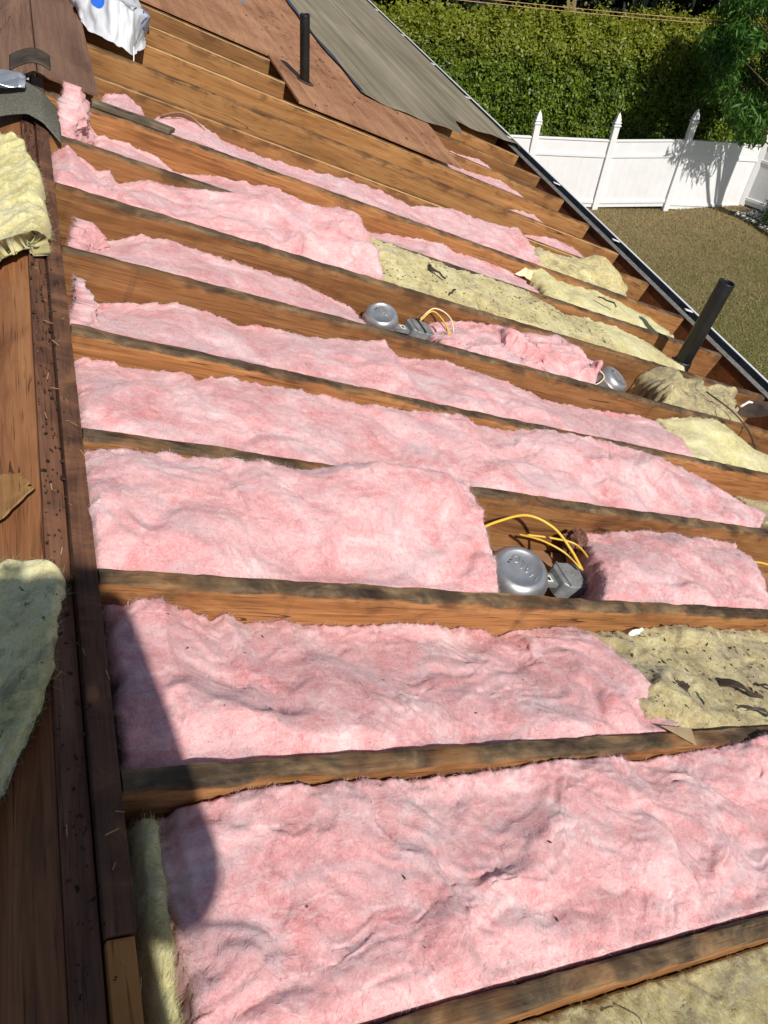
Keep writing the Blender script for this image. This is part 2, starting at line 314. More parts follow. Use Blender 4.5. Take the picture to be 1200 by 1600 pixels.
# ------------------------------------------------------------------ house
house = thing('house', 'house stripped to its rafters, with a ridge board, plywood and felt on the far part', 'house', (0, 0, 0))
def roofpart(mb, name, mat, u=0., v=0., w=0., parent=house, smooth=False):
    return mb.build(name, mat, parent, RP(u, v, w), ROT, smooth)
DEP = .19
def rafter_mesh(u0, u1, seed, th=.038, dep=DEP, wear=.0025):
    nu = int((u1-u0)/.02); us = np.linspace(u0, u1, nu)
    prof = [(0, -dep), (0, -dep*.5), (0, -.03), (0, -.006), (-.0025, -.0012), (-.008, 0), (-th*.5, 0.0006), (-th+.008, 0), (-th+.0025, -.0012), (-th, -.006), (-th, -.03), (-th, -dep*.5), (-th, -dep)]
    n = len(prof); Y = np.array([p[0] for p in prof]); Z = np.array([p[1] for p in prof])
    UU = np.repeat(us[:, None], n, 1); k = np.arange(n)[None, :]
    ee = np.where((Z > -.01)[None, :], 1., .25)
    n1 = fbm(UU*9, k*.9+seed, seed)*wear*1.2*ee; n2 = fbm(UU*14+50, k*.9+seed, seed+5)*wear*ee
    bow = fbm(UU*.45+seed, UU*0+3.3, seed+9, 2)*.006
    VV = Y[None, :]+n1+bow; WW = Z[None, :]+n2*np.where((Z > -.05)[None, :], 1, .2)
    V = np.stack([UU, VV, WW], -1).reshape(-1, 3)
    i = np.arange(nu-1)[:, None]*n; j = np.arange(n)[None, :]; jn = (j+1) % n
    F = np.stack([i+j, i+jn, i+n+jn, i+n+j], -1).reshape(-1, 4)
    F = np.vstack([F, [[0, n-1, n-2, 1]], [[1, n-2, n-3, 2]], [[2, n-3, n-4, 3]], [[3, n-4, n-5, 4]], [[4, n-5, n-6, 5]]])
    e = (nu-1)*n
    F = np.vstack([F, [[e+1, e+n-2, e+n-1, e]], [[e+2, e+n-3, e+n-2, e+1]], [[e+3, e+n-4, e+n-3, e+2]], [[e+4, e+n-5, e+n-4, e+3]], [[e+5, e+n-6, e+n-5, e+4]]])
    me = np_mesh('rafter', V, F, True)
    me.set_sharp_from_angle(angle=math.radians(50)) if hasattr(me, 'set_sharp_from_angle') else None
    return me
for k in range(-3, 18):
    new = k >= 9
    end = 3.735
    link('rafter', rafter_mesh(.003, end, 11*k+101, wear=.0016 if new else .003), M['new'] if new else M['old'], house, RP(0, k*S, 0), ROT)
# ridge board, gap and old board beside it
mb = MB().box(-.040, 0, .171, 3.34, -.24, .004, .003); roofpart(mb, 'ridge_board', M['ridge'], 0, 0, 0)
mb = MB().box(-.039, -.002, -2, .168, -.24, -.002, .004); roofpart(mb, 'ridge_board', M['ridgenew'], 0, 0, 0)
mb = MB().box(-.084, -.043, -2, 3.32, -.24, -.012, .003); o = roofpart(mb, 'ridge_strip', M['ridge'], 0, 0, 0)
# other slope: old sheathing boards falling away to the left
for (a, b, y0, y1, dz) in ((0, .33, -2.0, 3.35, 0), (.333, .9, -2.0, 3.35, -.001), (.903, 3.9, -2, 16, 0)):
    x0 = -.084
    me = MB().box(a, b, y0, y1, -.014, dz, .002)
    me.build('roof_sheathing', M['sheath'], house, (x0, 0, BASE+.018), (0, math.pi-PITCH*1.0, 0) if False else (0, -PITCH, math.pi) if False else None)
    o = COL.objects[-1]
for o in [o for o in house.children if o.name.startswith('roof_sheathing')]:
    o.matrix_local = Matrix.Translation((-.088, 0, BASE+.012)) @ Matrix.Rotation(-PITCH, 4, 'Y') @ Matrix.Scale(-1, 4, (1, 0, 0))
# delaminated tan veneer on that sheathing
# far ridge deck sheet, lapping the ridge
mb = MB()
mb.box(-.02, .205, 3.35, 5.6, .004, .017, .002)
roofpart(mb, 'roof_sheathing', M['deck'], 0, 0, .001)
mb = MB().box(-1.2, 0, 3.35, 9., 0, .014, .002)
o = mb.build('roof_sheathing', M['deck'], house); o.matrix_local = Matrix.Translation((-.016, 0, BASE+.020)) @ Matrix.Rotation(-PITCH, 4, 'Y')
# plywood on the far rafters
mb = MB().prism([(1.414, 4.50), (2.0, 4.515), (2.60, 4.52), (2.61, 4.79), (2.67, 5.24), (2.67, 5.5), (3.1, 6.2), (3.75, 6.3), (3.75, 15), (.21, 15), (.21, 5.31), (1.414, 5.315)], .003, .015)
roofpart(mb, 'roof_sheathing', M['ply'], 0, 0, 0)
def grid_patch(fu, nu, nv):          # fu(a,b) arrays -> (u,v,w)
    a, b = np.meshgrid(np.linspace(0, 1, nu), np.linspace(0, 1, nv), indexing='ij'); X, Y, Z = fu(a, b)
    V = np.stack([X, Y, Z], -1).reshape(-1, 3); i = np.arange(nu-1)[:, None]*nv; j = np.arange(nv-1)[None, :]
    F = np.stack([i+j, i+nv+j, i+nv+j+1, i+j+1], -1).reshape(-1, 4); return V, F
def shell(name, fu, nu, nv, th, mat, parent=None, loc=None, rot=None, smooth=True):
    V, F = grid_patch(fu, nu, nv); me = np_mesh(name, V, F, smooth); o = link(name, me, mat, parent, loc, rot)
    md = o.modifiers.new('solid', 'SOLIDIFY'); md.thickness = th; md.offset = -1; return o
def feltf(a, b):
    # a across the slope (u), b along the ridge (v)
    uR = 3.93 + 0*b
    v0 = np.interp(2.13+a*1.8, [2.13, 2.24, 2.7, 2.95, 3.03, 3.07, 3.5, 3.93], [5.31, 5.29, 5.33, 5.31, 5.45, 5.70, 5.86, 5.97])
    v = v0 + (15-v0)*b**2.2
    u = 2.13 + a*1.8 + (1-a)*.03*np.sin(v*1.7)*np.clip(v-5.6, 0, 1)
    w = .019 + .004*fbm(u*3, v*.4, 5) + .012*np.exp(-((v-v0)/.12)**2)*(.5+pnoise(u*4, v*0, 8)) + .02*np.exp(-((u-2.9)/.2)**2)*np.exp(-((v-v0)/.15)**2)
    w = w - .03*np.clip((a-.95)/.05, 0, 1)**2
    return u, v, w
shell('roofing_felt', feltf, 90, 160, .003, M['felt'], house, RP(0, 0, 0), ROT)
def feltedge(a, b):
    v = 5.33+9.5*b; u = 2.13+.03*np.sin(v*1.7)*np.clip(v-5.6, 0, 1) + (a-.5)*.055*(.8+.5*pnoise(v*2.5, v*0, 3)); w = .024+.006*(1-a)+.004*pnoise(v*3, a*2, 4)
    return u, v, w
shell('felt_strip', feltedge, 5, 160, .002, M['feltedge'], house, RP(0, 0, 0), ROT)
# ceiling boards seen at the bottom of the bays
mb = MB().box(.003, 3.735, -1.3, 8, -.215, -.197); roofpart(mb, 'ceiling_board', M['drywall'])
# fascia, drip edge
mb = MB().box(3.738, 3.80, -1.3, 15, -.215, -.19, .002); mb.box(3.802, 3.83, -1.3, 15, -.19, -.012, .002); roofpart(mb, 'fascia', M['tail'])
mb = MB().box(3.790, 3.870, -1.3, 15, -.010, -.006, .001); mb.box(3.866, 3.870, -1.3, 15, -.05, -.0102); roofpart(mb, 'drip_edge', M['drip'])
# gutter
gut = MB(); pr_ = [(3.874, -.05), (3.874, -.15), (3.92, -.14), (3.95, -.11), (3.965, -.07), (3.975, -.045), (3.98, .003)]
b = bmesh.new(); rows = [[b.verts.new((x, y, z)) for x, z in pr_] for y in (-1.3, 15)]
for i in range(len(pr_)-1): b.faces.new((rows[0][i], rows[1][i], rows[1][i+1], rows[0][i+1]))
gut.add(b); gutter = roofpart(gut, 'gutter', M['gutin']); md = gutter.modifiers.new('s', 'SOLIDIFY'); md.thickness = .002
mb = MB().box(3.979, 4.002, -1.3, 15, -.012, .008, .003); mb.box(3.986, 3.992, -1.3, 15, -.125, -.0125); mb.build('gutter_lip', M['white'], gutter)
for i in range(24):
    v = .55+.95*(i-2)
    mb = MB().box(3.91, 3.979, v-.010, v+.010, -.004, .001); mb.build('gutter_hanger', M['white'], gutter)
# wall under the eave
mb = MB().box(3.20, 3.30, -3, 15, 0, BASE-1.66); mb.build('wall', M['siding'], house, (0,0,0))
mb = MB().box(-3.30, -3.20, -3, 15, 0, BASE-1.66); mb.build('wall', M['siding'], house, (0,0,0))
mb = MB().prism([(-3.2, 0), (3.2, 0), (3.2, BASE-1.70), (0, BASE-.30), (-3.2, BASE-1.70)], -3., -2.95, Matrix(((1,0,0,0),(0,0,1,0),(0,1,0,0),(0,0,0,1)))); mb.build('wall', M['siding'], house, (0,0,0))
mb = MB().prism([(-3.2, 0), (3.2, 0), (3.2, BASE-1.70), (0, BASE-.30), (-3.2, BASE-1.70)], 14.9, 14.95, Matrix(((1,0,0,0),(0,0,1,0),(0,1,0,0),(0,0,0,1)))); mb.build('wall', M['siding'], house, (0,0,0))
# ------------------------------------------------------------------ insulation
def strands(V, Nn, n, rng, L=(.004, .013), wd=.0002, lift=(.05, .7), w=None, flow=0.):
    p = None if w is None else w/w.sum(); idx = rng.choice(len(V), n, p=p); P = V[idx]; nn = Nn[idx]
    t = rng.randn(n, 3)
    if flow:
        an = 5.*fbm(P[:, 0]*3.2+1.7, P[:, 1]*3.2, 991, 3)+rng.randn(n)*.35; t = t*.12; t[:, 0] += np.cos(an); t[:, 1] += np.sin(an)
    t -= (t*nn).sum(1, keepdims=True)*nn; t /= np.linalg.norm(t, axis=1, keepdims=True)+1e-9
    lf = rng.uniform(lift[0], lift[1], (n, 1)); d = t*(1-lf)+nn*lf; d /= np.linalg.norm(d, axis=1, keepdims=True)
    l = rng.uniform(L[0], L[1], (n, 1)); sd = np.cross(d, rng.randn(n, 3)); sd /= np.linalg.norm(sd, axis=1, keepdims=True)+1e-9
    curl = rng.randn(n, 3)*(.22 if flow else .5)
    A = P - nn*.002; B = P + d*l*.5; C = P + d*l + curl*l*.5
    W0 = sd*wd
    VV = np.stack([A-W0, A+W0, B-W0*.9, B+W0*.9, C-W0*.3, C+W0*.3], 1).reshape(-1, 3)
    b = np.arange(n)[:, None]*6; F = np.vstack([b+np.array([[0, 1, 3, 2]]), b+np.array([[2, 3, 5, 4]])])
    return VV, F
def batt_mesh(name, v0, v1, far, near, uL, uR, seed, res=.006, amp=1., r=.018, bot=-.19, jag=.012, crown=.015, nst=6000, fold=1., lift0=(.03,.65)):
    """far / near: (u, w) heights of the wool along both rafters; uL / uR: (near, far) ends"""
    L = max(uR)-min(uL); nu = max(12, int(L/res)); nv = max(10, int((v1-v0)/res))
    a, t = np.meshgrid(np.linspace(0, 1, nu), np.linspace(0, 1, nv), indexing='ij'); tv = v0+t*(v1-v0)
    e0 = uL[0]+(uL[1]-uL[0])*t + jag*fbm(tv*14, tv*0+seed, seed+1, 4); e1 = uR[0]+(uR[1]-uR[0])*t + jag*fbm(tv*14, tv*0+seed+9, seed+2, 4)
    U = e0+(e1-e0)*a; VV = tv.copy()
    fu, fw = zip(*far); hf = np.interp(U, fu, fw)
    if near is None: hn = np.minimum(hf*.5-.004, -.002)
    else:
        nu_, nw_ = zip(*near); hn = np.interp(U, nu_, nw_)
    ts = t*t*(3-2*t); w = hn+(hf-hn)*ts + crown*np.sin(np.pi*t)
    # billows and creases, warped
    wx = fbm(U*3, VV*3, seed+11, 3)*.12; wy = fbm(U*3+7, VV*3, seed+12, 3)*.12
    X, Y = U+wx, VV*1.3+wy
    b1 = np.sqrt(fbm(X*3.6, Y*3.6, seed+3, 2, .4)**2+.04); b2 = np.sqrt(fbm(X*11, Y*11, seed+4, 2, .45)**2+.05); b3 = fbm(X*38, Y*38, seed+5, 3, .55); b4 = fbm(X*2.1, Y*2.6, seed+6, 2)
    disp = (.040*(b1-.28)*(.55+.45*np.clip(b4+.5, 0, 1))+.0065*(b2-.28)+.0022*b3+.024*b4)*amp
    cr = np.exp(-(np.abs(fbm(X*2.2+4, Y*2.6, seed+21, 3))/.03)**2)*np.clip(pnoise(U*2+3, VV*3, seed+22)*2.2, 0, 1)
    disp = disp - .004*cr*fold*amp
    dv0 = (VV-v0); dv1 = (v1-VV); du0 = U-e0; du1 = e1-U
    def rnd(d, rr):
        x = np.clip(d/rr, 0, 1); return rr*(1-np.sqrt(np.clip(1-(1-x)**2, 0, 1)))
    em = np.clip(dv1/.05, 0.25, 1)*np.clip(dv0/.03, .2, 1)
    rag = np.exp(-(dv1/.035)**2)+np.exp(-(du1/.03)**2)*.8+np.exp(-(du0/.03)**2)*.6
    w = w + rag*(.009*fbm(U*20+seed, VV*20, seed+41, 3)+.004*fbm(U*75, VV*75, seed+43, 2))
    w = w+disp*em - rnd(dv0, r*.5) - rnd(dv1, r*.45) - rnd(du0, r) - rnd(du1, r)
    lat = np.clip(np.minimum.reduce([dv0, dv1])/.04, 0, 1); U = U+.010*fbm(X*9, Y*9, seed+7, 3)*amp; VV = VV+.008*fbm(X*9+5, Y*9, seed+8, 3)*lat*amp
    G = np.stack([U, VV, w], -1)
    # skirts: walk the border and drop it to the bottom of the bay
    ring = np.concatenate([G[:, 0], G[-1, 1:], G[-2::-1, -1], G[0, -2:0:-1]]); inx = np.concatenate([np.arange(nu)*nv, (nu-1)*nv+np.arange(1, nv), (np.arange(nu-2, -1, -1))*nv+nv-1, np.arange(nv-2, 0, -1)])
    V = [G.reshape(-1, 3)]; nb = len(ring); cnt = nu*nv; prev = inx; F = []
    i = np.arange(nu-1)[:, None]*nv; j = np.arange(nv-1)[None, :]; F.append(np.stack([i+j, i+nv+j, i+nv+j+1, i+j+1], -1).reshape(-1, 4))
    cen = np.array([(min(uL)+max(uR))/2, (v0+v1)/2])
    for s_ in range(1, 6):
        f = s_/5; rr = ring.copy(); rr[:, 2] = ring[:, 2]*(1-f)+bot*f; sc = pnoise(np.arange(nb)*.23, np.full(nb, s_*.9), seed+31)*.006
        rr[:, 0] += np.sign(cen[0]-rr[:, 0])*(.004+np.abs(sc)); rr[:, 1] = np.clip(rr[:, 1], v0+.001, v1-.001)
        V.append(rr); cur = cnt+np.arange(nb); F.append(np.stack([prev, cur, np.roll(cur, -1), np.roll(prev, -1)], -1)); prev = cur; cnt += nb
    V = np.vstack(V); F = np.vstack(F)
    # normals on the grid for the loose fibres
    gu = np.gradient(G, axis=0); gv = np.gradient(G, axis=1); Nn = np.cross(gu, gv); Nn /= np.linalg.norm(Nn, axis=-1, keepdims=True)+1e-9
    rng = np.random.RandomState(seed+77)
    nst = int(nst*.6); clump = np.clip(pnoise(U*26, VV*26, seed+61)*2+.4, .05, 1.5); wt = np.ones((nu, nv)); wt += clump*8*np.exp(-(dv1/.012)**2)+3*np.exp(-(dv0/.012)**2)+9*np.exp(-(du0/.014)**2)+9*np.exp(-(du1/.014)**2)
    SV, SF = strands(G.reshape(-1, 3), Nn.reshape(-1, 3), nst, rng, w=wt.ravel(), lift=lift0)
    area = L*(v1-v0); nf = int(area*7000); FV, FF_ = strands(G.reshape(-1, 3)+Nn.reshape(-1, 3)*.0022, Nn.reshape(-1, 3), nf, rng, L=(.006, .024), wd=.00024, lift=(.0, .06), flow=1.)
    me = np_mesh(name, np.vstack([V, SV, FV]), np.vstack([F, SF+len(V), FF_+len(V)+len(SV)]), True)
    mi = np.zeros(len(me.polygons), dtype=np.int32); mi[len(F):] = 1; me.polygons.foreach_set('material_index', mi); return me, G
def batt(name, label, k, far, near, uL, uR, mat, seed, group='pink insulation batts laid between the rafters', cat='insulation batt', u0=None, **kw):
    u0 = min(uL) if u0 is None else u0; vb = k*S
    sh = lambda L: None if L is None else [(u-u0, w) for u, w in L]
    if kw.get('full', True): v0, v1 = .004, S-.043
    kw.pop('full', None); v0 = kw.pop('v0', v0); v1 = kw.pop('v1', v1)
    me, G = batt_mesh(name, v0, v1, sh(far), sh(near), (uL[0]-u0, uL[1]-u0), (uR[0]-u0, uR[1]-u0), seed, **kw)
    o = link(name, me, [mat, FIB[mat.name]], None, RP(u0, vb, 0), ROT); tag(o, label, cat, group); return o
PG = 'pink insulation batts laid between the rafters'; YG = 'old yellow insulation batts left in the bays'
b0 = batt('insulation_batt', 'big pink batt in the nearest full bay, its left end against a yellow strip', 0,
     [(0.03, -.09), (.082, -.075), (.094, -.05), (.165, -.026), (.188, -.010), (.237, -.008), (.409, -.012), (.615, -.027), (.733, -.017), (.878, -.004), (1.056, -.011), (1.127, -.042), (1.282, -.022), (1.437, -.010), (1.567, .03), (2.2, .02)],
     [(0, -.035), (.3, -.012), (1.0, -.01), (2.2, -.005)], (.078, .052), (2.35, 2.35), M['pink'], 301, res=.0045, amp=1.15, nst=26000, crown=.012, jag=.006)
b1 = batt('insulation_batt', 'pink batt in the second bay, ending in a slanted torn edge beside old dirty wool', 1,
     [(.0, -.07), (.031, -.055), (.074, -.04), (.117, -.022), (.171, -.057), (.238, -.083), (.258, -.062), (.309, -.09), (.393, -.082), (.52, -.092), (.677, -.069), (.867, -.077), (1.019, -.12), (1.044, -.096), (1.142, -.079), (1.251, -.069), (1.4, -.085)],
     [(0, -.03), (1.0, -.01), (1.12, -.02), (1.4, .004)], (.012, .025), (1.33, 1.25), M['pink'], 417, res=.0045, amp=1.0, nst=20000, jag=.008)
b2 = batt('insulation_batt', 'thick pink batt bulging over the rafter behind it, left of the largest metal dome', 2,
     [(-.003, -.026), (.044, -.012), (.167, -.003), (.284, .005), (.39, .019), (.462, .005), (.522, .0), (.60, .03), (.668, .05), (.842, .056), (1.011, .045), (1.1, .04)],
     [(0, -.02), (1.1, -.012)], (.006, -.002), (.985, 1.01), M['pink'], 523, res=.005, amp=1.0, nst=15000, crown=.02, jag=.01)
b2b = batt('insulation_batt', 'short square pink batt to the right of the largest metal dome and its yellow cables', 2,
     [(1.5, -.10), (1.59, -.09), (1.663, -.069), (1.799, -.048), (1.956, -.041), (2.034, -.051), (2.167, -.041), (2.351, -.053)],
     [(1.3, -.03), (2.3, -.02)], (1.36, 1.55), (2.15, 2.33), M['pink'], 633, res=.006, amp=.9, nst=8000, crown=.035)
b3 = batt('insulation_batt', 'longest pink batt, tapering to a point at its right end near the third rafter gap', 3,
     [(0, -.08), (.029, -.071), (.073, -.06), (.139, -.068), (.302, -.045), (.325, -.061), (.408, -.037), (.54, -.033), (.834, -.032), (1.017, -.023), (1.203, .004), (1.284, -.019), (1.386, -.027), (1.561, .010), (1.802, .018), (2.056, .010), (2.322, -.027), (2.532, -.073), (2.846, -.158), (3.084, -.19)],
     [(0, -.03), (2.4, -.015), (2.6, -.03)], (.012, .012), (2.50, 2.95), M['pink'], 741, res=.006, amp=.85, nst=16000)
b4 = batt('insulation_batt', 'pink batt ending square against a yellow batt, behind the longest pink batt', 4,
     [(.10, -.135), (.226, -.102), (.333, -.068), (.436, -.074), (.55, -.096), (.611, -.082), (.794, -.076), (.977, -.042), (1.064, -.012), (1.149, -.066), (1.202, -.062), (1.331, -.035), (1.364, -.042), (1.695, -.069), (1.894, -.105), (2.073, -.1), (2.449, -.073), (2.601, -.097)],
     [(0, -.05), (2.6, -.015)], (.03, .10), (2.45, 2.55), M['pink'], 853, res=.007, amp=.7, nst=12000)
b5 = batt('insulation_batt', 'slumped pink batt left of the small domed light beside the grey junction box', 5,
     [(.15, -.15), (.201, -.114), (.285, -.073), (.369, -.061), (.532, -.075), (.703, -.08), (.86, -.088), (1.037, -.116), (1.162, -.138), (1.2, -.15)],
     [(0, -.05), (1.2, -.06)], (.05, .15), (1.06, 1.14), M['pink'], 967, res=.007, amp=.55, nst=9000)
b5b = batt('insulation_batt', 'crumpled lumpy pink batt between the two small domed lights in one bay', 5,
     [(1.42, -.16), (1.50, -.09), (1.681, -.036), (1.82, -.032), (2.007, -.033), (2.121, -.008), (2.182, -.058), (2.346, -.109), (2.44, -.162)],
     [(1.35, -.04), (2.2, -.03)], (1.36, 1.47), (2.16, 2.42), M['pink'], 1071, res=.006, amp=2.3, nst=9000, crown=.03)
b6 = batt('insulation_batt', 'pink batt heaped over the rafter behind it, ending beside a long dirty yellow batt', 6,
     [(.0, -.07), (.029, -.057), (.062, -.01), (.111, -.04), (.171, -.066), (.211, -.045), (.255, -.087), (.349, -.043), (.421, -.043), (.586, -.014), (.753, .028), (.823, .045), (1.009, .07), (1.135, .095), (1.25, .05), (1.3, .04)],
     [(0, -.03), (1.3, -.01)], (.015, .02), (1.265, 1.20), M['pink'], 1187, res=.006, amp=1.2, nst=11000)
b7 = batt('insulation_batt', 'thin low strip of pink batt right of the tall standing pink flap', 7,
     [(.18, -.10), (.244, -.081), (.33, -.077), (.437, -.088), (.503, -.114), (.555, -.125), (.714, -.09), (.884, -.071), (.97, -.054), (1.3, -.09), (1.478, -.106), (1.701, -.07), (1.88, -.043), (1.932, -.063), (2.187, -.067), (2.455, -.075)],
     [(0, -.05), (2.4, -.035)], (.2, .2), (2.36, 2.43), M['pink'], 1291, res=.008, amp=.5, nst=9000, crown=.0)
b8 = batt('insulation_batt', 'narrow pink batt with a curled up right end, nearest the long honey coloured rafters', 8,
     [(.45, -.09), (.497, -.062), (.646, -.022), (.745, -.046), (.814, -.067), (.977, -.072), (1.211, -.062), (1.452, -.033), (1.682, -.032), (1.857, -.055), (1.888, -.037), (2.077, .006), (2.341, .015), (2.45, .02), (2.54, .04), (2.651, -.0)],
     [(.4, -.035), (2.5, -.02), (2.62, .02)], (.43, .49), (2.56, 2.63), M['pink'], 1399, res=.008, amp=.5, nst=9000, crown=.0)
b8a = batt('insulation_batt', 'small rounded pink tuft at the tip of the plywood beside the grey scrap board', 8,
     [(.26, -.06), (.284, -.043), (.346, -.018), (.439, -.061)], None, (.20, .26), (.38, .44), M['pink'], 1453, res=.006, amp=.5, nst=2500, crown=.0)
for (k, lab, pr_, n_, a_, b_) in ((9, 'thin pink sliver of batt behind the narrow curled batt, first in the honey rafters', [(2.88, -.12), (2.945, -.089), (3.132, -.053), (3.412, -.075)], 2500, (2.8, 2.9), (3.32, 3.41)),
     (10, 'thin pink sliver of batt in the second honey rafter bay from the front', [(2.95, -.12), (3.02, -.087), (3.207, -.064), (3.335, -.091)], 1500, (2.9, 2.97), (3.25, 3.33)),
     (11, 'pink wool showing below the plywood corner, larger of the two there', [(2.6, -.07), (2.873, -.06), (3.114, -.034), (3.277, -.077)], 1500, (2.45, 2.5), (3.2, 3.27)),
     (12, 'pink wool patch farthest along the roof, under the torn felt corner', [(2.6, -.08), (2.94, -.075), (3.124, -.054), (3.263, -.076)], 1500, (2.55, 2.6), (3.2, 3.26))):
    batt('insulation_batt', lab, k, pr_, None, a_, b_, M['pink'], 1500+k*7, res=.009, amp=.4, nst=n_, crown=0.)
# standing flaps at the ridge end of the bays
def flap(name, label, k, u0, u1, hL, hT, seed, lean=.05, g=PG, tt=.05, v0=.02, v1=.33, mat=None, wb=-.17):
    """a piece of batt stood on edge against the ridge; outline heights hL over v"""
    nu, nv = 60, 50
    def f(a, b):                       # a: along v then over; b: bottom to top
        v = v0+(v1-v0)*a; h = np.interp(a, *zip(*hT)); z = wb+(h-wb)*b
        u = u0+(u1-u0)*a*0 + lean*(1-b)*1.0 + hL*a + .012*fbm(a*3+seed, b*3, seed, 4)+.006*fbm(a*12, b*12, seed+1, 3)
        return u, v+.006*fbm(a*9, b*9, seed+3), z+.006*fbm(a*14, b*9+3, seed+4)
    V, F = grid_patch(f, nu, nv); V2 = V.copy(); V2[:, 0] += tt*(.8+.5*fbm(V[:, 1]*9, V[:, 2]*9, seed+6)); n = len(V)
    b = [np.arange(nv-1), np.arange(nv-1)+1]
    F2 = (F+n)[:, ::-1]; sides = []
    for e in (np.arange(nu)*nv+nv-1, np.arange(nu)*nv, np.arange(nv), (nu-1)*nv+np.arange(nv)):
        sides.append(np.stack([e[:-1], e[1:], e[1:]+n, e[:-1]+n], -1))
    # puff the thickness: round the rim by adding mid strips
    VV = np.vstack([V, V2]); FF = np.vstack([F, F2]+sides)
    rng = np.random.RandomState(seed); G = V.reshape(nu, nv, 3); Nn = np.tile([-.8, -.3, .4], (len(V), 1)); Nn = Nn/np.linalg.norm(Nn, axis=1, keepdims=True)
    wt = np.ones((nu, nv)); wt[:, -2:] = 10; wt[-2:, :] = 8; wt[:2, :] = 5
    SV, SF = strands(V, Nn, 3500, rng, w=wt.ravel()); me = np_mesh(name, np.vstack([VV, SV]), np.vstack([FF, SF+len(VV)]), True)
    o = link(name, me, mat or M['pink'], None, RP(0, k*S, 0), ROT); return tag(o, label, 'insulation batt', g)
flap('insulation_flap', 'tall tan tipped pink flap standing by the grey ridge shingle', 7, .02, .02, .04, [(0, -.02), (.3, .02), (.55, .07), (.66, .105), (.85, .06), (1., .02)], 41, lean=.13, tt=.07, v1=.345)
flap('insulation_flap', 'pointed pink flap standing at the ridge in the bay with two domed lights', 5, .02, .02, .05, [(0, -.09), (.3, -.07), (.7, -.04), (.85, -.045), (1., -.075)], 43, lean=.10, tt=.07)
flap('insulation_flap', 'narrow pink flap standing at the ridge end behind the longest pink batt', 4, .01, .01, .03, [(0, -.05), (.4, -.03), (.8, -.02), (1., -.05)], 47, lean=.04, tt=.05)
# old yellow and dirty batts
batt('old_insulation_batt', 'dirty yellow batt littered with black scraps at the right edge of the photo', 1,
     [(1.1, -.09), (1.349, -.085), (1.482, -.074), (1.657, -.053), (2.108, -.058), (2.5, -.06)], [(1.1, -.05), (1.6, -.02), (2.4, -.015)], (1.22, 1.22), (2.5, 2.5), M['grimy'], 2003, group=YG, amp=1.3, nst=5000, jag=.01, res=.006)
batt('old_insulation_batt', 'olive brown batt in the bottom right corner below the nearest rafter', -1,
     [(0, -.05), (2, -.05)], [(0, -.06), (2, -.04)], (.2, .2), (1.8, 1.8), M['olive'], 2111, group=YG, amp=1.1, nst=9000, res=.006)
batt('old_insulation_batt', 'small grey yellow tuft past the pointed end of the longest pink batt', 3,
     [(2.4, -.15), (2.7, -.12), (3.0, -.13), (3.4, -.15)], [(2.4, -.05), (3.3, -.06)], (2.60, 2.80), (3.3, 3.4), M['grimy'], 2153, group=YG, amp=1.2, nst=2500, res=.008)
batt('old_insulation_batt', 'clean yellow batt continuing from the end of a square cut pink batt', 4,
     [(2.5, -.07), (2.571, -.06), (2.741, -.012), (2.902, .008), (3.124, -.051), (3.4, -.13)], [(2.4, -.02), (3.2, -.03)], (2.44, 2.53), (3.2, 3.38), M['yellow'], 2203, group=YG, amp=.6, nst=4000, res=.008)
batt('old_insulation_batt', 'crumpled grey and cream batt beside the right hand domed light', 5,
     [(2.72, -.10), (2.78, -.04), (2.835, .0), (3.012, -.027), (3.171, -.031), (3.315, -.04), (3.45, -.12)], [(2.6, -.05), (3.2, -.03)], (2.66, 2.76), (3.2, 3.42), M['grimy'], 2309, group=YG, amp=2.2, nst=4000, res=.007, crown=.03)
batt('old_insulation_batt', 'long flat dirty yellow batt speckled with twigs, right of the heaped pink batt', 6,
     [(1.2, .0), (1.318, .016), (1.489, .010), (1.708, .0), (1.916, .012), (2.145, .010), (2.472, -.047), (2.605, -.03)], [(1.1, -.01), (2.6, -.012)], (1.22, 1.24), (2.62, 2.62), M['dirty'], 2411, group=YG, amp=.45, nst=5000, res=.008)
batt('old_insulation_batt', 'pale yellow batt running down to the foot of the leaning black pipe', 6,
     [(2.56, -.05), (2.64, -.03), (2.834, -.029), (3.058, -.053), (3.38, -.13)], [(2.5, -.03), (3.1, -.02)], (2.60, 2.60), (3.1, 3.33), M['yellow'], 2503, group=YG, amp=.45, nst=3000, res=.008)
batt('old_insulation_batt', 'pale yellow batt with a folded over left end behind the leaning pipe', 7,
     [(2.42, -.06), (2.46, -.018), (2.53, .0), (2.662, -.03), (2.961, -.021), (3.377, -.059), (3.70, -.11)], [(2.4, -.03), (3.5, -.03)], (2.42, 2.45), (3.36, 3.58), M['yellow'], 2609, group=YG, amp=.6, nst=4000, res=.008)
batt('old_insulation_batt', 'ragged scruffy yellow batt next to the curled up pink end', 8,
     [(2.6, -.045), (2.72, -.02), (2.804, -.02), (2.9, -.02), (3.051, .0), (3.12, .02), (3.169, .06), (3.22, .05), (3.297, .015), (3.50, -.09)], [(2.6, -.03), (3.3, -.03)], (2.60, 2.64), (3.3, 3.46), M['dirty'], 2707, group=YG, amp=.9, nst=7000, res=.007)
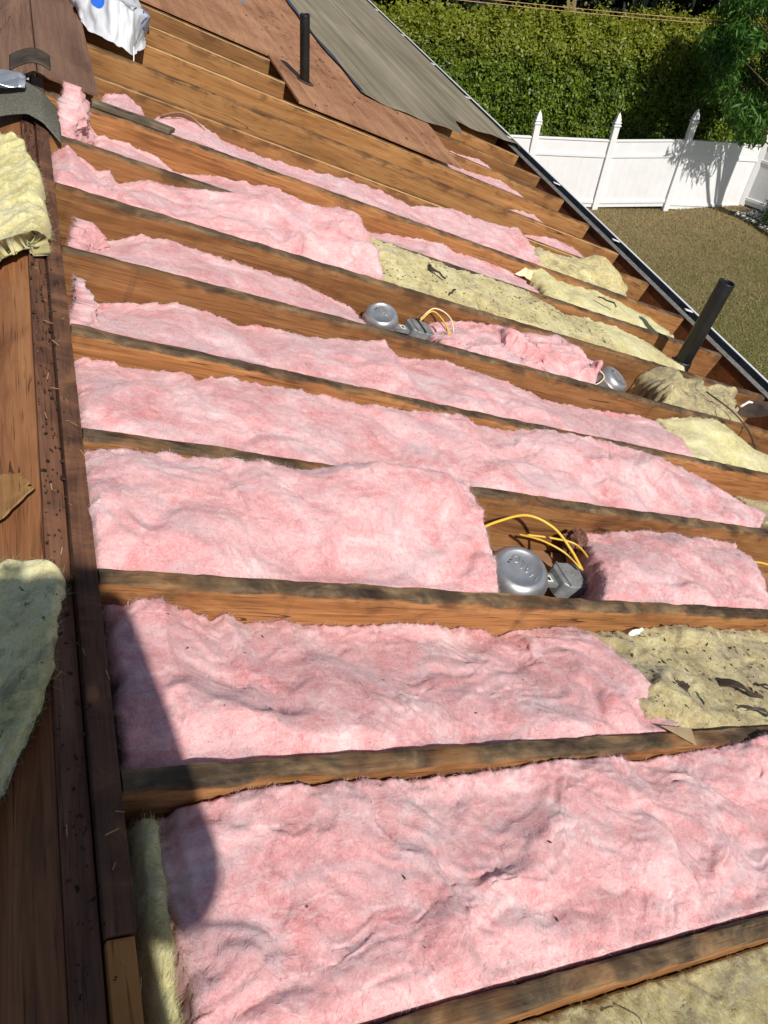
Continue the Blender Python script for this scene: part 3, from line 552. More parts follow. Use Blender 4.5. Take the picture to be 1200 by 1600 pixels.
# ------------------------------------------------------------------ yellow wool by the ridge
def heap(name, label, fu, nu, nv, mat, seed, loc, rot, nst=4000, th=.05, group=None, strandL=(.006,.02)):
    V, F = grid_patch(fu, nu, nv); n = len(V); G = V.reshape(nu, nv, 3); gu = np.gradient(G, axis=0); gv = np.gradient(G, axis=1); Nn = np.cross(gu, gv); Nn /= np.linalg.norm(Nn, axis=-1, keepdims=True)+1e-9
    if Nn[..., 2].mean() < 0: Nn = -Nn
    rng = np.random.RandomState(seed); V2 = V-Nn.reshape(-1, 3)*th*(.8+.4*rng.rand()); sides = []
    for e in (np.arange(nu)*nv+nv-1, np.arange(nu)*nv, np.arange(nv), (nu-1)*nv+np.arange(nv)): sides.append(np.stack([e[:-1], e[1:], e[1:]+n, e[:-1]+n], -1))
    wt = np.ones((nu, nv)); wt[:, -2:] = 8; wt[:, :2] = 8; wt[-2:, :] = 8; wt[:2, :] = 8
    SV, SF = strands(V, Nn.reshape(-1, 3), nst, rng, w=wt.ravel(), L=strandL)
    FV, FF_ = strands(V, Nn.reshape(-1, 3), nst, rng, L=(.006, .022), wd=.0003, lift=(0, .2), flow=1.)
    FS = np.vstack([F, (F+n)[:, ::-1]]+sides); me = np_mesh(name, np.vstack([V, V2, SV, FV]), np.vstack([FS, SF+2*n, FF_+2*n+len(SV)]), True)
    mi = np.zeros(len(me.polygons), dtype=np.int32); mi[len(FS):] = 1; me.polygons.foreach_set('material_index', mi)
    o = link(name, me, [mat, FIB[mat.name]], None, loc, rot); tag(o, label, 'insulation batt', group); return o
def yh(a, b):                         # a across the ridge from left to its right rim, b along the ridge
    v = 1.93+.75*b
    uR = np.interp(v, [1.93, 1.97, 2.03, 2.06, 2.10, 2.2, 2.31, 2.42, 2.52, 2.60, 2.66, 2.7], [-.034, -.045, -.03, -.022, -.03, -.04, -.038, -.05, -.065, -.085, -.115, -.17])
    uR = uR + .008*fbm(v*30, v*0, 31, 3)
    u = -.75 + (uR+.75)*a**.6
    lay = np.abs(((v+.04*fbm(u*6, v*3, 3)+.10*(u+.1))*13) % 1 - .5)
    w = .055+.022*lay+.008*fbm(u*20, v*40, 33)+.02*fbm(u*5, v*5, 35) - .05*np.clip((a-.93)/.07, 0, 1)**2
    w = w - np.clip(-.09-u, 0, 9)*.83
    return u, v, w
heap('draped_insulation_batt', 'bright yellow layered batt draped over the ridge at the upper left edge', yh, 150, 150, M['yellow'], 61, RP(0, 0, 0), ROT, 9000, .04)
def yl(a, b):
    v = .30+.53*b
    uR = np.interp(v, [.30, .36, .43, .47, .53, .6, .66, .72, .745, .77, .79, .81, .83], [-.22, -.175, -.145, -.126, -.10, -.082, -.077, -.066, -.056, -.054, -.062, -.09, -.13]) + .004*fbm(v*30, v*0, 37, 3)
    u = -.7 + (uR+.7)*a**.6
    w = .030+.010*fbm(u*7, v*7, 38)+.004*fbm(u*26, v*26, 39, 3) - .03*np.clip((a-.95)/.05, 0, 1)**2 - np.clip(-.09-u, 0, 9)*.83
    return u, v, w
heap('draped_insulation_batt', 'greenish yellow batt with black mould spots hanging over the ridge at the lower left', yl, 130, 110, M['mould'], 67, RP(0, 0, 0), ROT, 4000, .03)
# yellow edge strip left of the nearest pink batt
def ys(a, b):
    v = -.03+.37*b; uc = np.interp(v, [-.03, .07, .2, .34], [.045, .040, .042, .046]); hw = .030-.004*b
    th = np.pi*(a-.5)*1.0
    u = uc+hw*np.sin(th)*1.0 + .003*fbm(a*3, v*14, 51); w = -.055+.025*np.cos(th)+.004*fbm(a*3, v*22, 53, 3)+.006*fbm(v*9, a*0, 55) - .09*(1-np.cos(th))*.6
    return u, v, w
heap('insulation_strip', 'narrow yellow wool strip standing on edge left of the nearest pink batt', ys, 30, 110, M['yellow'], 71, RP(0, 0, 0), ROT, 2500, .02, strandL=(.003,.008))
# ------------------------------------------------------------------ pipes
def pipe(label, base, top, r=.0285, coupling=True):
    base, top = Vector(base), Vector(top); ax = (top-base); L = ax.length; q = ax.to_track_quat('Z', 'Y').to_euler()
    t = thing('vent_pipe', label, 'vent pipe', base, q, 'black plumbing vent pipes')
    mb = MB(); mb.lathe([(r*.82, .06), (r*.82, L), (r*.86, L+.001), (r*.98, L+.001), (r, L-.002), (r, .05), (r, -.25), (r*.8, -.25)], 32, cap=False); mb.build('pipe', M['abs'], t, smooth=True)
    mb = MB().lathe([(r*.815, L-.002), (r*.815, L-.20), (.001, L-.20)], 32, cap=False); mb.build('bore', M['pipein'], t, smooth=True)
    if coupling:
        mb = MB().lathe([(r*1.0, -.12), (r*1.13, -.12), (r*1.17, -.115), (r*1.17, -.0), (r*1.13, .008), (r, .010)], 32, cap=False)
        mb.tube([(r*1.15, .0, -.02), (r*1.5, .01, -.015), (r*1.2, .025, -.01)], .005, 6); mb.build('coupling', M['abs'], t, smooth=True)
    return t
pb = RP(1.588, 4.998, .010); pipe('upright black vent pipe rising through the plywood deck', pb, pb+Vector((0, 0, .375)), .0300, False)
mb = MB().lathe([(.030, 0), (.052, .001), (.056, .004), (.050, .007), (.031, .008)], 24, cap=False)
tag(mb.build('pipe_gasket', M['tar'], None, RP(1.588, 4.998, .016), ROT, True), 'black tar ring round the foot of the upright pipe', 'gasket')
p2b = RP(3.215, 2.600, -.02); pipe('leaning black vent pipe standing between rafters near the gutter', p2b, p2b+(Vector((.17, .02, .97)).normalized())*.47, .0420)
# ------------------------------------------------------------------ recessed lights
def text_mesh(body, size, ext, M_=None):
    c = bpy.data.curves.new('t', 'FONT'); c.body = body; c.size = size; c.extrude = ext; c.align_x = 'CENTER'; c.align_y = 'CENTER'; c.resolution_u = 2
    o = bpy.data.objects.new('t', c); COL.objects.link(o); dg = bpy.context.evaluated_depsgraph_get(); me = bpy.data.meshes.new_from_object(o.evaluated_get(dg)); bpy.data.objects.remove(o)
    if M_ is not None: me.transform(M_)
    me.materials.clear(); return me
def light(label, u, v, w, az, r=.082, tilt=(0, 0), box=True, boxd=.19, strap=False):
    t = thing('recessed_light', label, 'recessed light', RP(u, v, w), ROT, 'recessed light housings between the rafters')
    T = Matrix.Rotation(tilt[0], 4, 'X') @ Matrix.Rotation(tilt[1], 4, 'Y')
    mb = MB().lathe([(r*1.05, -.05), (r*1.05, -.012), (r*1.06, -.008), (r*1.02, -.004), (r*1.0, 0), (r*.97, .012), (r*.88, .024), (r*.74, .031), (r*.68, .0315), (r*.66, .0295), (r*.3, .0300), (.001, .0305)], 48, T, cap=False)
    dome = mb.build('dome', M['dome'], t, smooth=True)
    me = text_mesh('HALO', r*.42, .0008, T @ Matrix.Translation((0.012, 0, .031)) @ Matrix.Rotation(math.radians(180-62), 4, 'Z'))
    link('embossed_lettering', me, M['dome'], dome)
    mb = MB()
    for dx, dy in ((-.03, .02), (-.022, .026)): mb.lathe([(.003, .0300), (.003, .0312), (.0005, .0314)], 12, T @ Matrix.Translation((dx*r/.08, dy*r/.08, 0)))
    mb.build('screw', M['ink'], dome)
    Rz = Matrix.Rotation(az, 4, 'Z')
    mb = MB().box(r*.9, r+.08, -.022, .022, -.020, -.017, .001, Rz); mb.box(r*.9, r+.075, -.023, -.020, -.03, -.0165, 0, Rz); mb.build('bracket', M['galv'], t)
    mb = MB().box(r+.034, r+.058, -.012, .012, -.0165, -.0158, 0, Rz); st = mb.build('sticker', M['stick'], t)
    mb = MB().box(r+.040, r+.052, -.007, .006, -.0156, -.0152, 0, Rz); mb.build('printed_square', M['ink'], st)
    if box:
        x0 = r+.072; mb = MB().prism([(x0, -.034), (x0+.02, -.050), (x0+.085, -.050), (x0+.105, -.034), (x0+.105, .034), (x0+.085, .050), (x0+.02, .050), (x0, .034)], -.055, .004, Rz, .003)
        jb = mb.build('junction_box', M['galv'], t)
        mb = MB().box(x0+.018, x0+.092, -.038, .038, .0045, .0065, .0008, Rz); mb.box(x0+.015, x0+.02, -.047, .047, -.02, .010, .001, Rz); mb.build('cover', M['galv'], jb)
        mb = MB()
        for dx, dy in ((.03, .02), (.08, -.02), (.055, 0)): mb.lathe([(.004, .0065), (.004, .009), (.001, .0095)], 10, Rz @ Matrix.Translation((x0+dx, dy, 0)))
        mb.build('screw', M['dome'], jb)
        if strap:
            mb = MB().box(x0+.048, x0+.055, -.049, .049, -.03, .0115, .001, Rz); mb.build('strap', M['ink'], jb)
    return t
light('largest metal dome light with grey junction box in the bay of the arching yellow cable', 1.19, .985, -.105, math.radians(2), .088, (math.radians(8), math.radians(-16)))
light('tilted small dome light with a black strapped box and looped cables', 1.20, 2.285, -.085, math.radians(4), .068, (math.radians(18), math.radians(-20)), strap=True, boxd=.2)
light('dome light right of the crumpled pink batt, its bracket pointing left', 2.50, 2.29, -.085, math.radians(178), .078, (math.radians(10), math.radians(10)), box=False)
light('light housing with grey box cut by the right edge of the photo', 2.52, .95, -.14, math.radians(182), .078)
def cable(label, paths, mat='cable', r=.0042, grp='yellow electrical cables'):
    mb = MB()
    for p in paths: mb.tube([RP(*x) for x in crv(p, 10)], r, 8)
    o = mb.build('cable', M[mat], None, smooth=True); return tag(o, label, 'cable', grp)
cable('thick yellow cable arching over the largest dome to its junction box', [[(.96, 1.08, -.11), (1.06, 1.10, -.075), (1.14, 1.12, -.04), (1.24, 1.13, -.01), (1.32, 1.09, -.01), (1.38, 1.04, -.04), (1.44, 1.0, -.085)]])
cable('pair of thin yellow cables looping right of the largest dome junction box', [[(1.28, 1.145, -.10), (1.33, 1.10, -.075), (1.39, 1.05, -.07), (1.43, 1.0, -.08)], [(1.30, 1.135, -.09), (1.38, 1.11, -.07), (1.45, 1.08, -.06), (1.46, 1.0, -.06), (1.45, .92, -.07), (1.42, .86, -.10)]], r=.0034)
cable('yellow cables looped over the black strapped junction box', [[(1.39, 2.32, -.07), (1.43, 2.33, -.02), (1.47, 2.27, -.03), (1.475, 2.20, -.06), (1.43, 2.13, -.11)], [(1.43, 2.12, -.13), (1.46, 2.16, -.08), (1.50, 2.22, -.07), (1.50, 2.26, -.05)], [(1.36, 2.10, -.15), (1.40, 2.15, -.10), (1.44, 2.12, -.12)]], r=.0034)
cable('cream cable looped beside the yellow ones at the strapped box', [[(1.40, 2.34, -.07), (1.45, 2.36, -.02), (1.51, 2.32, -.02), (1.52, 2.25, -.06), (1.49, 2.17, -.12)]], 'cablew', .003)
cable('thin yellow cable hooping out of the crumpled pink batt over the bay', [[(2.12, 2.30, -.07), (2.25, 2.31, -.06), (2.38, 2.31, -.06), (2.42, 2.28, -.07), (2.38, 2.24, -.09), (2.28, 2.20, -.11)]], 'cablew', .0032)
cable('short yellow cable bending out of the bay at the right edge of the photo', [[(2.24, 1.06, -.12), (2.30, 1.08, -.06), (2.38, 1.07, -.04), (2.5, 1.04, -.05)]], r=.0038)
# ------------------------------------------------------------------ shingles and scraps at the ridge
def shf(a, b):
    x = -.24+.28*a; v = 2.86+.29*b + .03*np.sin(a*4) - .07*a*a*(b < 2) ; z = np.where(x > -.02, .03-.5*(x+.02), .03) + .0 - .6*np.clip(-.07-x, 0, 9) + .006*np.sin(b*5)
    return x, v, z + .012*b
shell('ridge_shingle', shf, 40, 30, .004, M['shingle'], None, RP(0, 0, 0), ROT); tag(COL.objects[-1], 'curved grey green shingle draped over the ridge by the pink flap', 'shingle')
def shf2(a, b):
    x = -.13+.13*a; v = 3.15+.12*b-.02*a; z = .055+.05*a+.03*np.sin(a*3)+.01*b; return x, v, z
shell('shingle_scrap', shf2, 20, 14, .006, M['tar'], None, RP(0, 0, 0), ROT); tag(COL.objects[-1], 'black curled shingle scrap lying on top of the ridge shingle', 'shingle')
def fl(a, b):
    x = -.24+.16*a; v = 3.02+.12*b; z = .055+.012*np.sin(a*6+b*5)+.01*np.abs(np.sin(b*9+a*3)) - .5*np.clip(-.1-x, 0, 9); return x, v, z
shell('crumpled_flashing', fl, 24, 24, .0012, M['silver'], None, RP(0, 0, 0), ROT, False); tag(COL.objects[-1], 'crumpled silver flashing under the black shingle scrap at left edge', 'flashing')
mb = MB().prism([(-.02, -.017), (.285, -.018), (.315, .022), (.25, .03), (-.02, .025)], 0, .022, None, .003)
tag(mb.build('scrap_board', M['scrap'], None, RP(.19, 3.235, .003), (0, PITCH, math.radians(0))), 'short split grey board lying on a rafter at the plywood tip', 'board')
mb = MB().box(-.035, .035, -.35, .55, 0, .004, .001); tag(mb.build('flashing_strip', M['silver'], None, RP(1.52, 6.72, .017), (0, PITCH, math.radians(-8))), 'small silver flashing strip lying on the plywood at the top edge', 'flashing')
def vf(a, b):
    x = -.24+.13*a*np.sqrt(np.clip(1-(2*b-1)**2, .02, 1))+.022*fbm(b*6, a*0, 3, 4); v = .93+.17*b; z = .006+.012*a*a - .83*np.clip(-.09-x, 0, 9); return x, v, z
shell('veneer_scrap', vf, 14, 24, .0015, M['peel'], None, RP(0, 0, 0), ROT); tag(COL.objects[-1], 'curled tan veneer scrap on the left hand sheathing at the photo edge', 'veneer')
# white plastic bag
def bagf(a, b):
    ang = a*np.pi; u = .36+.20*(a*2-1)*(.8+.2*np.sin(b*np.pi)) + .02*fbm(a*4, b*4, 81)
    v = 4.06+.9*b + .35*np.clip((a-.62)/.38, 0, 1)**1.5*(1-b) + .22*np.clip((.3-a)/.3, 0, 1)*(1-b) + .03*fbm(a*5+9, b*3, 82); h = .02+.14*np.sqrt(np.clip(1-(2*a-1)**2, 0, 1))*np.clip(b*5, 0.12, 1)
    w = h + .04*fbm(a*2.0, b*3.2, 83, 2, .5) + .004*fbm(a*9, b*12, 84, 3)
    return u, v, w
V, F = grid_patch(bagf, 70, 110); M['bag'] = plain('white plastic film', (.60,.61,.63), .5, .5, var=.08)
bag = thing('plastic_bag', 'crumpled white plastic bag with blue print lying across the far rafters', 'plastic bag', RP(0, 0, 0), ROT)
link('bag_skin', np_mesh('bag_skin', V, F, True), M['bag'], bag).modifiers.new('s', 'SOLIDIFY').thickness = .002
mesh_bag = None
def on_bag(me, a0, b0, sa, sb, lift=.003):   # wrap flat print onto the bag surface
    n = len(me.vertices); co = np.empty(n*3); me.vertices.foreach_get('co', co); co = co.reshape(-1, 3)
    a = a0+co[:, 0]*sa; b_ = b0+co[:, 1]*sb; x, y, z = bagf(a, b_); me.vertices.foreach_set('co', np.stack([x, y, z+lift+co[:, 2]], -1).ravel()); me.update(); return me
M['blue'] = plain('blue print', (.03,.14,.62), .35, .4, var=.1)
def subdiv(me, cuts=2):
    b = bmesh.new(); b.from_mesh(me); bmesh.ops.triangulate(b, faces=b.faces); bmesh.ops.subdivide_edges(b, edges=b.edges[:], cuts=cuts, use_grid_fill=True); b.to_mesh(me); b.free(); return me
for txt, a0, b0, sz, rz in (('E', .86, .16, .16, 70), ('T', .84, .30, .14, 70), ('I', .86, .42, .13, 70)):
    me = text_mesh(txt, sz, .0, Matrix.Rotation(math.radians(rz), 4, 'Z')); link('print_letter', on_bag(subdiv(me), a0, b0, 1., .9), M['blue'], bag)
mb = MB()
for i in range(5): mb.box(-.14, .14, -.07+i*.03, -.062+i*.03, 0, .0003)
for (x0, x1, y0, y1) in ((-.19, .19, .105, .118), (-.19, .19, -.118, -.105), (-.19, -.178, -.105, .105), (.178, .19, -.105, .105)): mb.box(x0, x1, y0, y1, 0, .0003)
bx = mb.build('printed_panel', M['ink'], bag); subdiv(bx.data, 3); on_bag(bx.data, .52, .30, .9, .5)
for (x, y) in ((.20, .16), (.24, .25)):
    mb = MB().lathe([(.07, 0), (.07, .0003)], 24); bl = mb.build('printed_dot', M['blue'], bag); subdiv(bl.data, 2); on_bag(bl.data, x, y, 1., .6)
mb = MB().tube([RP(.42, 4.10, .05), RP(.43, 4.07, .0), RP(.425, 4.05, -.03), RP(.45, 4.04, -.06)], .003, 6); tag(mb.build('string', M['whitebit'], None, smooth=True), 'thin white torn string hanging below the plastic bag', 'string')
# paper corners of the batts
mb = MB().prism([(0, 0), (-.10, .012), (-.02, -.045)], 0, .0012); pc = mb.build('paper_facing', M['kraft'], b1); pc.location = (1.335-.012, .000, .006)
def tp(a, b):
    x = .50+.20*a; y = .29+.06*b*0+.04*np.sin(a*3.1)*.5+.03*b; return x-.43, y, -.03+.035*np.sin(a*3.1)-.03*b
V, F = grid_patch(tp, 20, 4); pc = link('paper_facing', np_mesh('paper_facing', V, F), M['kraft'], b8); pc.modifiers.new('s', 'SOLIDIFY').thickness = .001
# ------------------------------------------------------------------ small scraps
def chips(name, label, pts, mat, sz=(.004, .02), kind='stuff', flat=.4, th=.0008, cat='debris', seed=3):
    rng = np.random.RandomState(seed); V = []; F = []
    for i, p in enumerate(pts):
        l = rng.uniform(*sz); wd = l*rng.uniform(.12, flat); a = rng.rand()*6.28; ti = rng.uniform(-.3, .3)
        d = Vector((math.cos(a), math.sin(a), ti))*l*.5; e = Vector((-math.sin(a), math.cos(a), rng.uniform(-.3, .3)))*wd*.5; c = Vector(p); n_ = Vector((0, 0, th))
        q = [c-d-e*.4, c+d*.8-e, c+d+e*.6, c-d*.7+e]; V += q+[x+n_ for x in q]; b = i*8
        F += [(b, b+3, b+2, b+1), (b+4, b+5, b+6, b+7), (b, b+1, b+5, b+4), (b+1, b+2, b+6, b+5), (b+2, b+3, b+7, b+6), (b+3, b, b+4, b+7)]
    o = link(name, np_mesh(name, [tuple(v) for v in V], F, False), mat, None, RP(0, 0, 0), ROT); tag(o, label, cat, None, kind); return o
rng = np.random.RandomState(5)
chips('wood_splinters', 'straw coloured splinters and needles littering the ridge boards', [(rng.uniform(-.082, -.03) if rng.rand() < .8 else rng.uniform(-.03, -.002), rng.uniform(.1, 2.6), .0062) for i in range(45)], M['straw'], (.003, .026), flat=.06)
chips('dark_crumbs', 'dark crumbs and dirt lying along the ridge gap', [(rng.uniform(-.085, -.03), rng.uniform(-.02, 3.0), rng.uniform(-.01, .006)) for i in range(420)], M['char'], (.002, .009), flat=.9, th=.002, seed=8)
chips('deck_crumbs', 'pale and dark crumbs scattered over the reddish plywood', [(rng.uniform(1.45, 2.6), rng.uniform(4.55, 7.5), .0165) for i in range(160)], M['char'], (.01, .05), flat=.25, seed=9)
def crumbs_on(name, label, o, n, sz, mat, seed, cu=None):
    me = o.data; rng = np.random.RandomState(seed); npz = len(me.polygons); fc = np.empty(npz*3); me.polygons.foreach_get('center', fc); fc = fc.reshape(-1, 3); mi = np.empty(npz, dtype=np.int32); me.polygons.foreach_get('material_index', mi); nr = np.empty(npz*3); me.polygons.foreach_get('normal', nr); nr = nr.reshape(-1, 3)
    ok = np.where((mi == 0) & (np.abs(nr[:, 2]) > .6) & (fc[:, 2] > -.15))[0]; pk = fc[rng.choice(ok, n)]; V = []; F = []
    for i, c in enumerate(pk):
        l = rng.uniform(*sz)*rng.rand()**.5; wd = l*rng.uniform(.1, .45); a = rng.rand()*6.28; d = np.array([math.cos(a), math.sin(a), rng.uniform(-.15, .3)])*l*.5; e = np.array([-math.sin(a), math.cos(a), rng.uniform(-.2, .2)])*wd*.5; c = c+np.array([0, 0, .0028]); h_ = np.array([0, 0, .0012])
        q = [c-d-e*.4, c+d*.2-e, c+d, c+e-d*.3]; V += q+[x+h_ for x in q]; b = i*8; F += [(b, b+3, b+2, b+1), (b+4, b+5, b+6, b+7), (b, b+1, b+5, b+4), (b+1, b+2, b+6, b+5), (b+2, b+3, b+7, b+6), (b+3, b, b+4, b+7)]
    q = link(name, np_mesh(name, V, F, False), mat, None, o.location, ROT); return tag(q, label, 'debris', None, 'stuff')
for lab, key, n_, sz_, m_ in (('dark crumbs and twig bits on the dirty batt at the right edge', 'littered', 230, (.003, .022), 'char'), ('dark crumbs and twig bits on the long flat dirty batt', 'speckled', 260, (.004, .024), 'char'),
        ('small dark bits fallen on the nearest pink batt', 'nearest full', 26, (.002, .010), 'char'), ('small dark bits fallen on the pink batt of the second bay', 'second bay', 18, (.002, .010), 'char'), ('dark bits on the ragged scruffy batt by the curled pink end', 'scruffy', 40, (.004, .018), 'char')):
    o_ = [o for o in bpy.data.objects if key in str(o.get('label', '')) and 'insulation_batt' in o.name][0]; crumbs_on('crumbs', lab, o_, n_, sz_, M[m_], n_)
def scrap(name, label, poly, u, v, w, mat, rot=(0, 0, 0), th=.003, cat='scrap'):
    mb = MB().prism(poly, 0, th, None, .0006); bmesh.ops.triangulate(mb.bm, faces=mb.bm.faces); bmesh.ops.subdivide_edges(mb.bm, edges=mb.bm.edges[:], cuts=4, use_grid_fill=True)
    L_ = max(p[0] for p in poly)-min(p[0] for p in poly)
    for v_ in mb.bm.verts: x_ = v_.co.x/L_; v_.co.z += L_*(.10*math.sin(x_*3.1)+.05*math.sin(x_*9+u*7)+.06*math.sin(v_.co.y/L_*7+v*5)); v_.co.y += L_*.02*math.sin(x_*17+u*3)
    o = mb.build(name, mat, None, RP(u, v, w), (Matrix.Rotation(PITCH, 3, 'Y') @ Matrix.Rotation(rot[2], 3, 'Z') @ Matrix.Rotation(rot[0], 3, 'X') @ Matrix.Rotation(rot[1], 3, 'Y')).to_euler()); return tag(o, label, cat)
scrap('tar_scrap', 'hooked black tar scrap on the dirty wool, nearest the pink edge', [(0, 0), (.012, -.02), (.022, -.004), (.055, .008), (.055, .02), (.01, .024), (-.002, .016)], 1.43, .535, -.026, M['tar'])
scrap('bark_strip', 'tapered dark brown strip on the dirty wool near the right edge', [(0, 0), (.02, -.014), (.13, -.03), (.135, -.024), (.06, .008), (.012, .02)], 1.60, .545, -.022, M['tar'], (0, 0, math.radians(-14)), .006)
scrap('bark_strip', 'thin dark splinter beyond the tapered strip, touching the photo edge', [(0, 0), (.10, -.02), (.10, -.012), (0, .008)], 1.76, .535, -.02, M['tar'], (0, 0, math.radians(-14)), .004)
scrap('dead_leaf', 'curled brown leaf leaning on the dirty wool below the tar scrap', [(0, 0), (.045, .03), (.05, .024), (.012, -.012)], 1.47, .475, -.016, M['kraft'], (.3, .2, .3), .001, 'leaf')
scrap('dead_leaf', 'long grey brown leaf at the right end of the second rafter gap', [(0, 0), (.06, .0), (.14, -.012), (.09, -.02), (.03, -.012)], 1.60, .455, -.004, M['scrap'], (.1, .1, -.1), .001, 'leaf')
scrap('plaster_chip', 'white plaster chip stuck below the large rafter face near the right edge', [(0, 0), (.02, .018), (.045, .022), (.058, .010), (.04, -.006), (.01, -.01)], 1.44, .748, -.068, M['whitebit'], (1.0, 0, 0), .004)
scrap('plaster_chip', 'white crumb left of the largest metal dome', [(0, 0), (.03, .03), (.055, .02), (.06, -.02), (.02, -.03)], 1.07, 1.04, -.11, M['whitebit'], (.2, 0, 0), .006)
scrap('plaster_chip', 'round white disc beside the foot of the leaning pipe', [(.03*math.cos(i*.52), .03*math.sin(i*.52)) for i in range(12)], 3.37, 2.90, -.06, M['whitebit'], (-.7, .2, 0), .006)
scrap('dark_stick', 'dark stick lying across the pale batt behind the leaning pipe', [(0, 0), (.11, -.02), (.112, -.008), (0, .014)], 2.80, 2.99, .016, M['tar'], (0, 0, -.35), .008)
scrap('twig', 'short dark twig at the rafter edge of the long dirty batt', [(0, 0), (.05, .035), (.052, .028), (.006, -.006)], 1.56, 2.47, .018, M['tar'], (0, 0, .2), .006)
scrap('twig', 'forked dark twig near the left end of the long dirty batt', [(0, 0), (.03, -.07), (.05, -.07), (.012, .004), (.03, .03), (.02, .034)], 1.52, 2.64, .022, M['tar'], (0, 0, .3), .006)
scrap('card_scrap', 'small tan card standing beside the folded yellow batt', [(0, 0), (.12, -.01), (.12, .05), (.05, .045)], 2.33, 3.13, -.05, M['cablew'], (.9, 0, 0), .003)
scrap('torn_sheet', 'dark torn sheet with a white edge poking up at the right photo edge', [(0, 0), (.10, .05), (.22, .035), (.45, -.06), (.40, -.16), (.22, -.13), (.10, -.07)], 3.22, 2.14, .03, M['tar'], (.12, -.05, 0), .004)
mb = MB().tube([(0, 0, .004), (.10, .05, .005), (.22, .035, .005), (.45, -.06, .005)], .006, 6); mb.build('white_edge', M['whitebit'], COL.objects[-1] if False else bpy.data.objects['torn_sheet'])
def wad(a, b):
    th_ = a*np.pi; ph_ = b*2*np.pi; rr = .024*(1+.9*np.abs(fbm(a*3+2, np.cos(ph_)*1.3+np.sin(ph_)*.7, 71, 3))); return rr*np.sin(th_)*np.cos(ph_)*1.1, rr*np.sin(th_)*np.sin(ph_), rr*np.cos(th_)*1.2
V, F = grid_patch(wad, 26, 44); M['wad'] = plain('crumpled brown paper', (.17,.085,.06), .8, .2, var=.5, scale=40, bump=.5)
tag(link('paper_wad', np_mesh('paper_wad', V, F, False), M['wad'], None, RP(1.49, 1.125, -.085), ROT), 'crumpled dark brown paper wad at the left end of the short square batt', 'paper')
mb = MB().tube([RP(*p) for p in crv([(3.0, 2.20, .03), (3.08, 2.06, .03), (3.14, 1.96, .0), (3.16, 1.86, -.05)], 6)], .004, 6); tag(mb.build('rusty_rod', M['tail'], None, smooth=True), 'thin reddish stick hanging over the rafter near the torn sheet', 'stick')
mb = MB().tube([RP(*p) for p in crv([(.73, -.10, .0), (.76, -.11, .012), (.80, -.13, .008), (.80, -.14, -.01)], 6)], .0012, 5); tag(mb.build('fibre_curl', M['whitebit'], None, smooth=True), 'pale curled fibre on the olive wool in the bottom right corner', 'fibre')
# ------------------------------------------------------------------ ground
g = MB().box(-150, 150, -150, 150, -.3, 0); tag(g.build('ground', M['lawn']), None, None, None, 'structure')
rng = np.random.RandomState(9); n = 150000
P = np.stack([rng.uniform(6.5, 18, n), rng.uniform(5.5, 14.9, n), np.zeros(n)], -1); a = rng.rand(n)*6.28; h = rng.uniform(.02, .055, n); ln = rng.randn(n, 2)*.035
d = np.stack([np.cos(a), np.sin(a), np.zeros(n)], -1)*.0045; T = P+np.stack([ln[:, 0], ln[:, 1], h], -1)
V = np.stack([P-d, P+d, T+d*.3, T-d*.3], 1).reshape(-1, 3); F = np.arange(4*n).reshape(-1, 4)
tag(link('grass', np_mesh('grass', V, F, False), M['blade']), None, None, None, 'stuff')
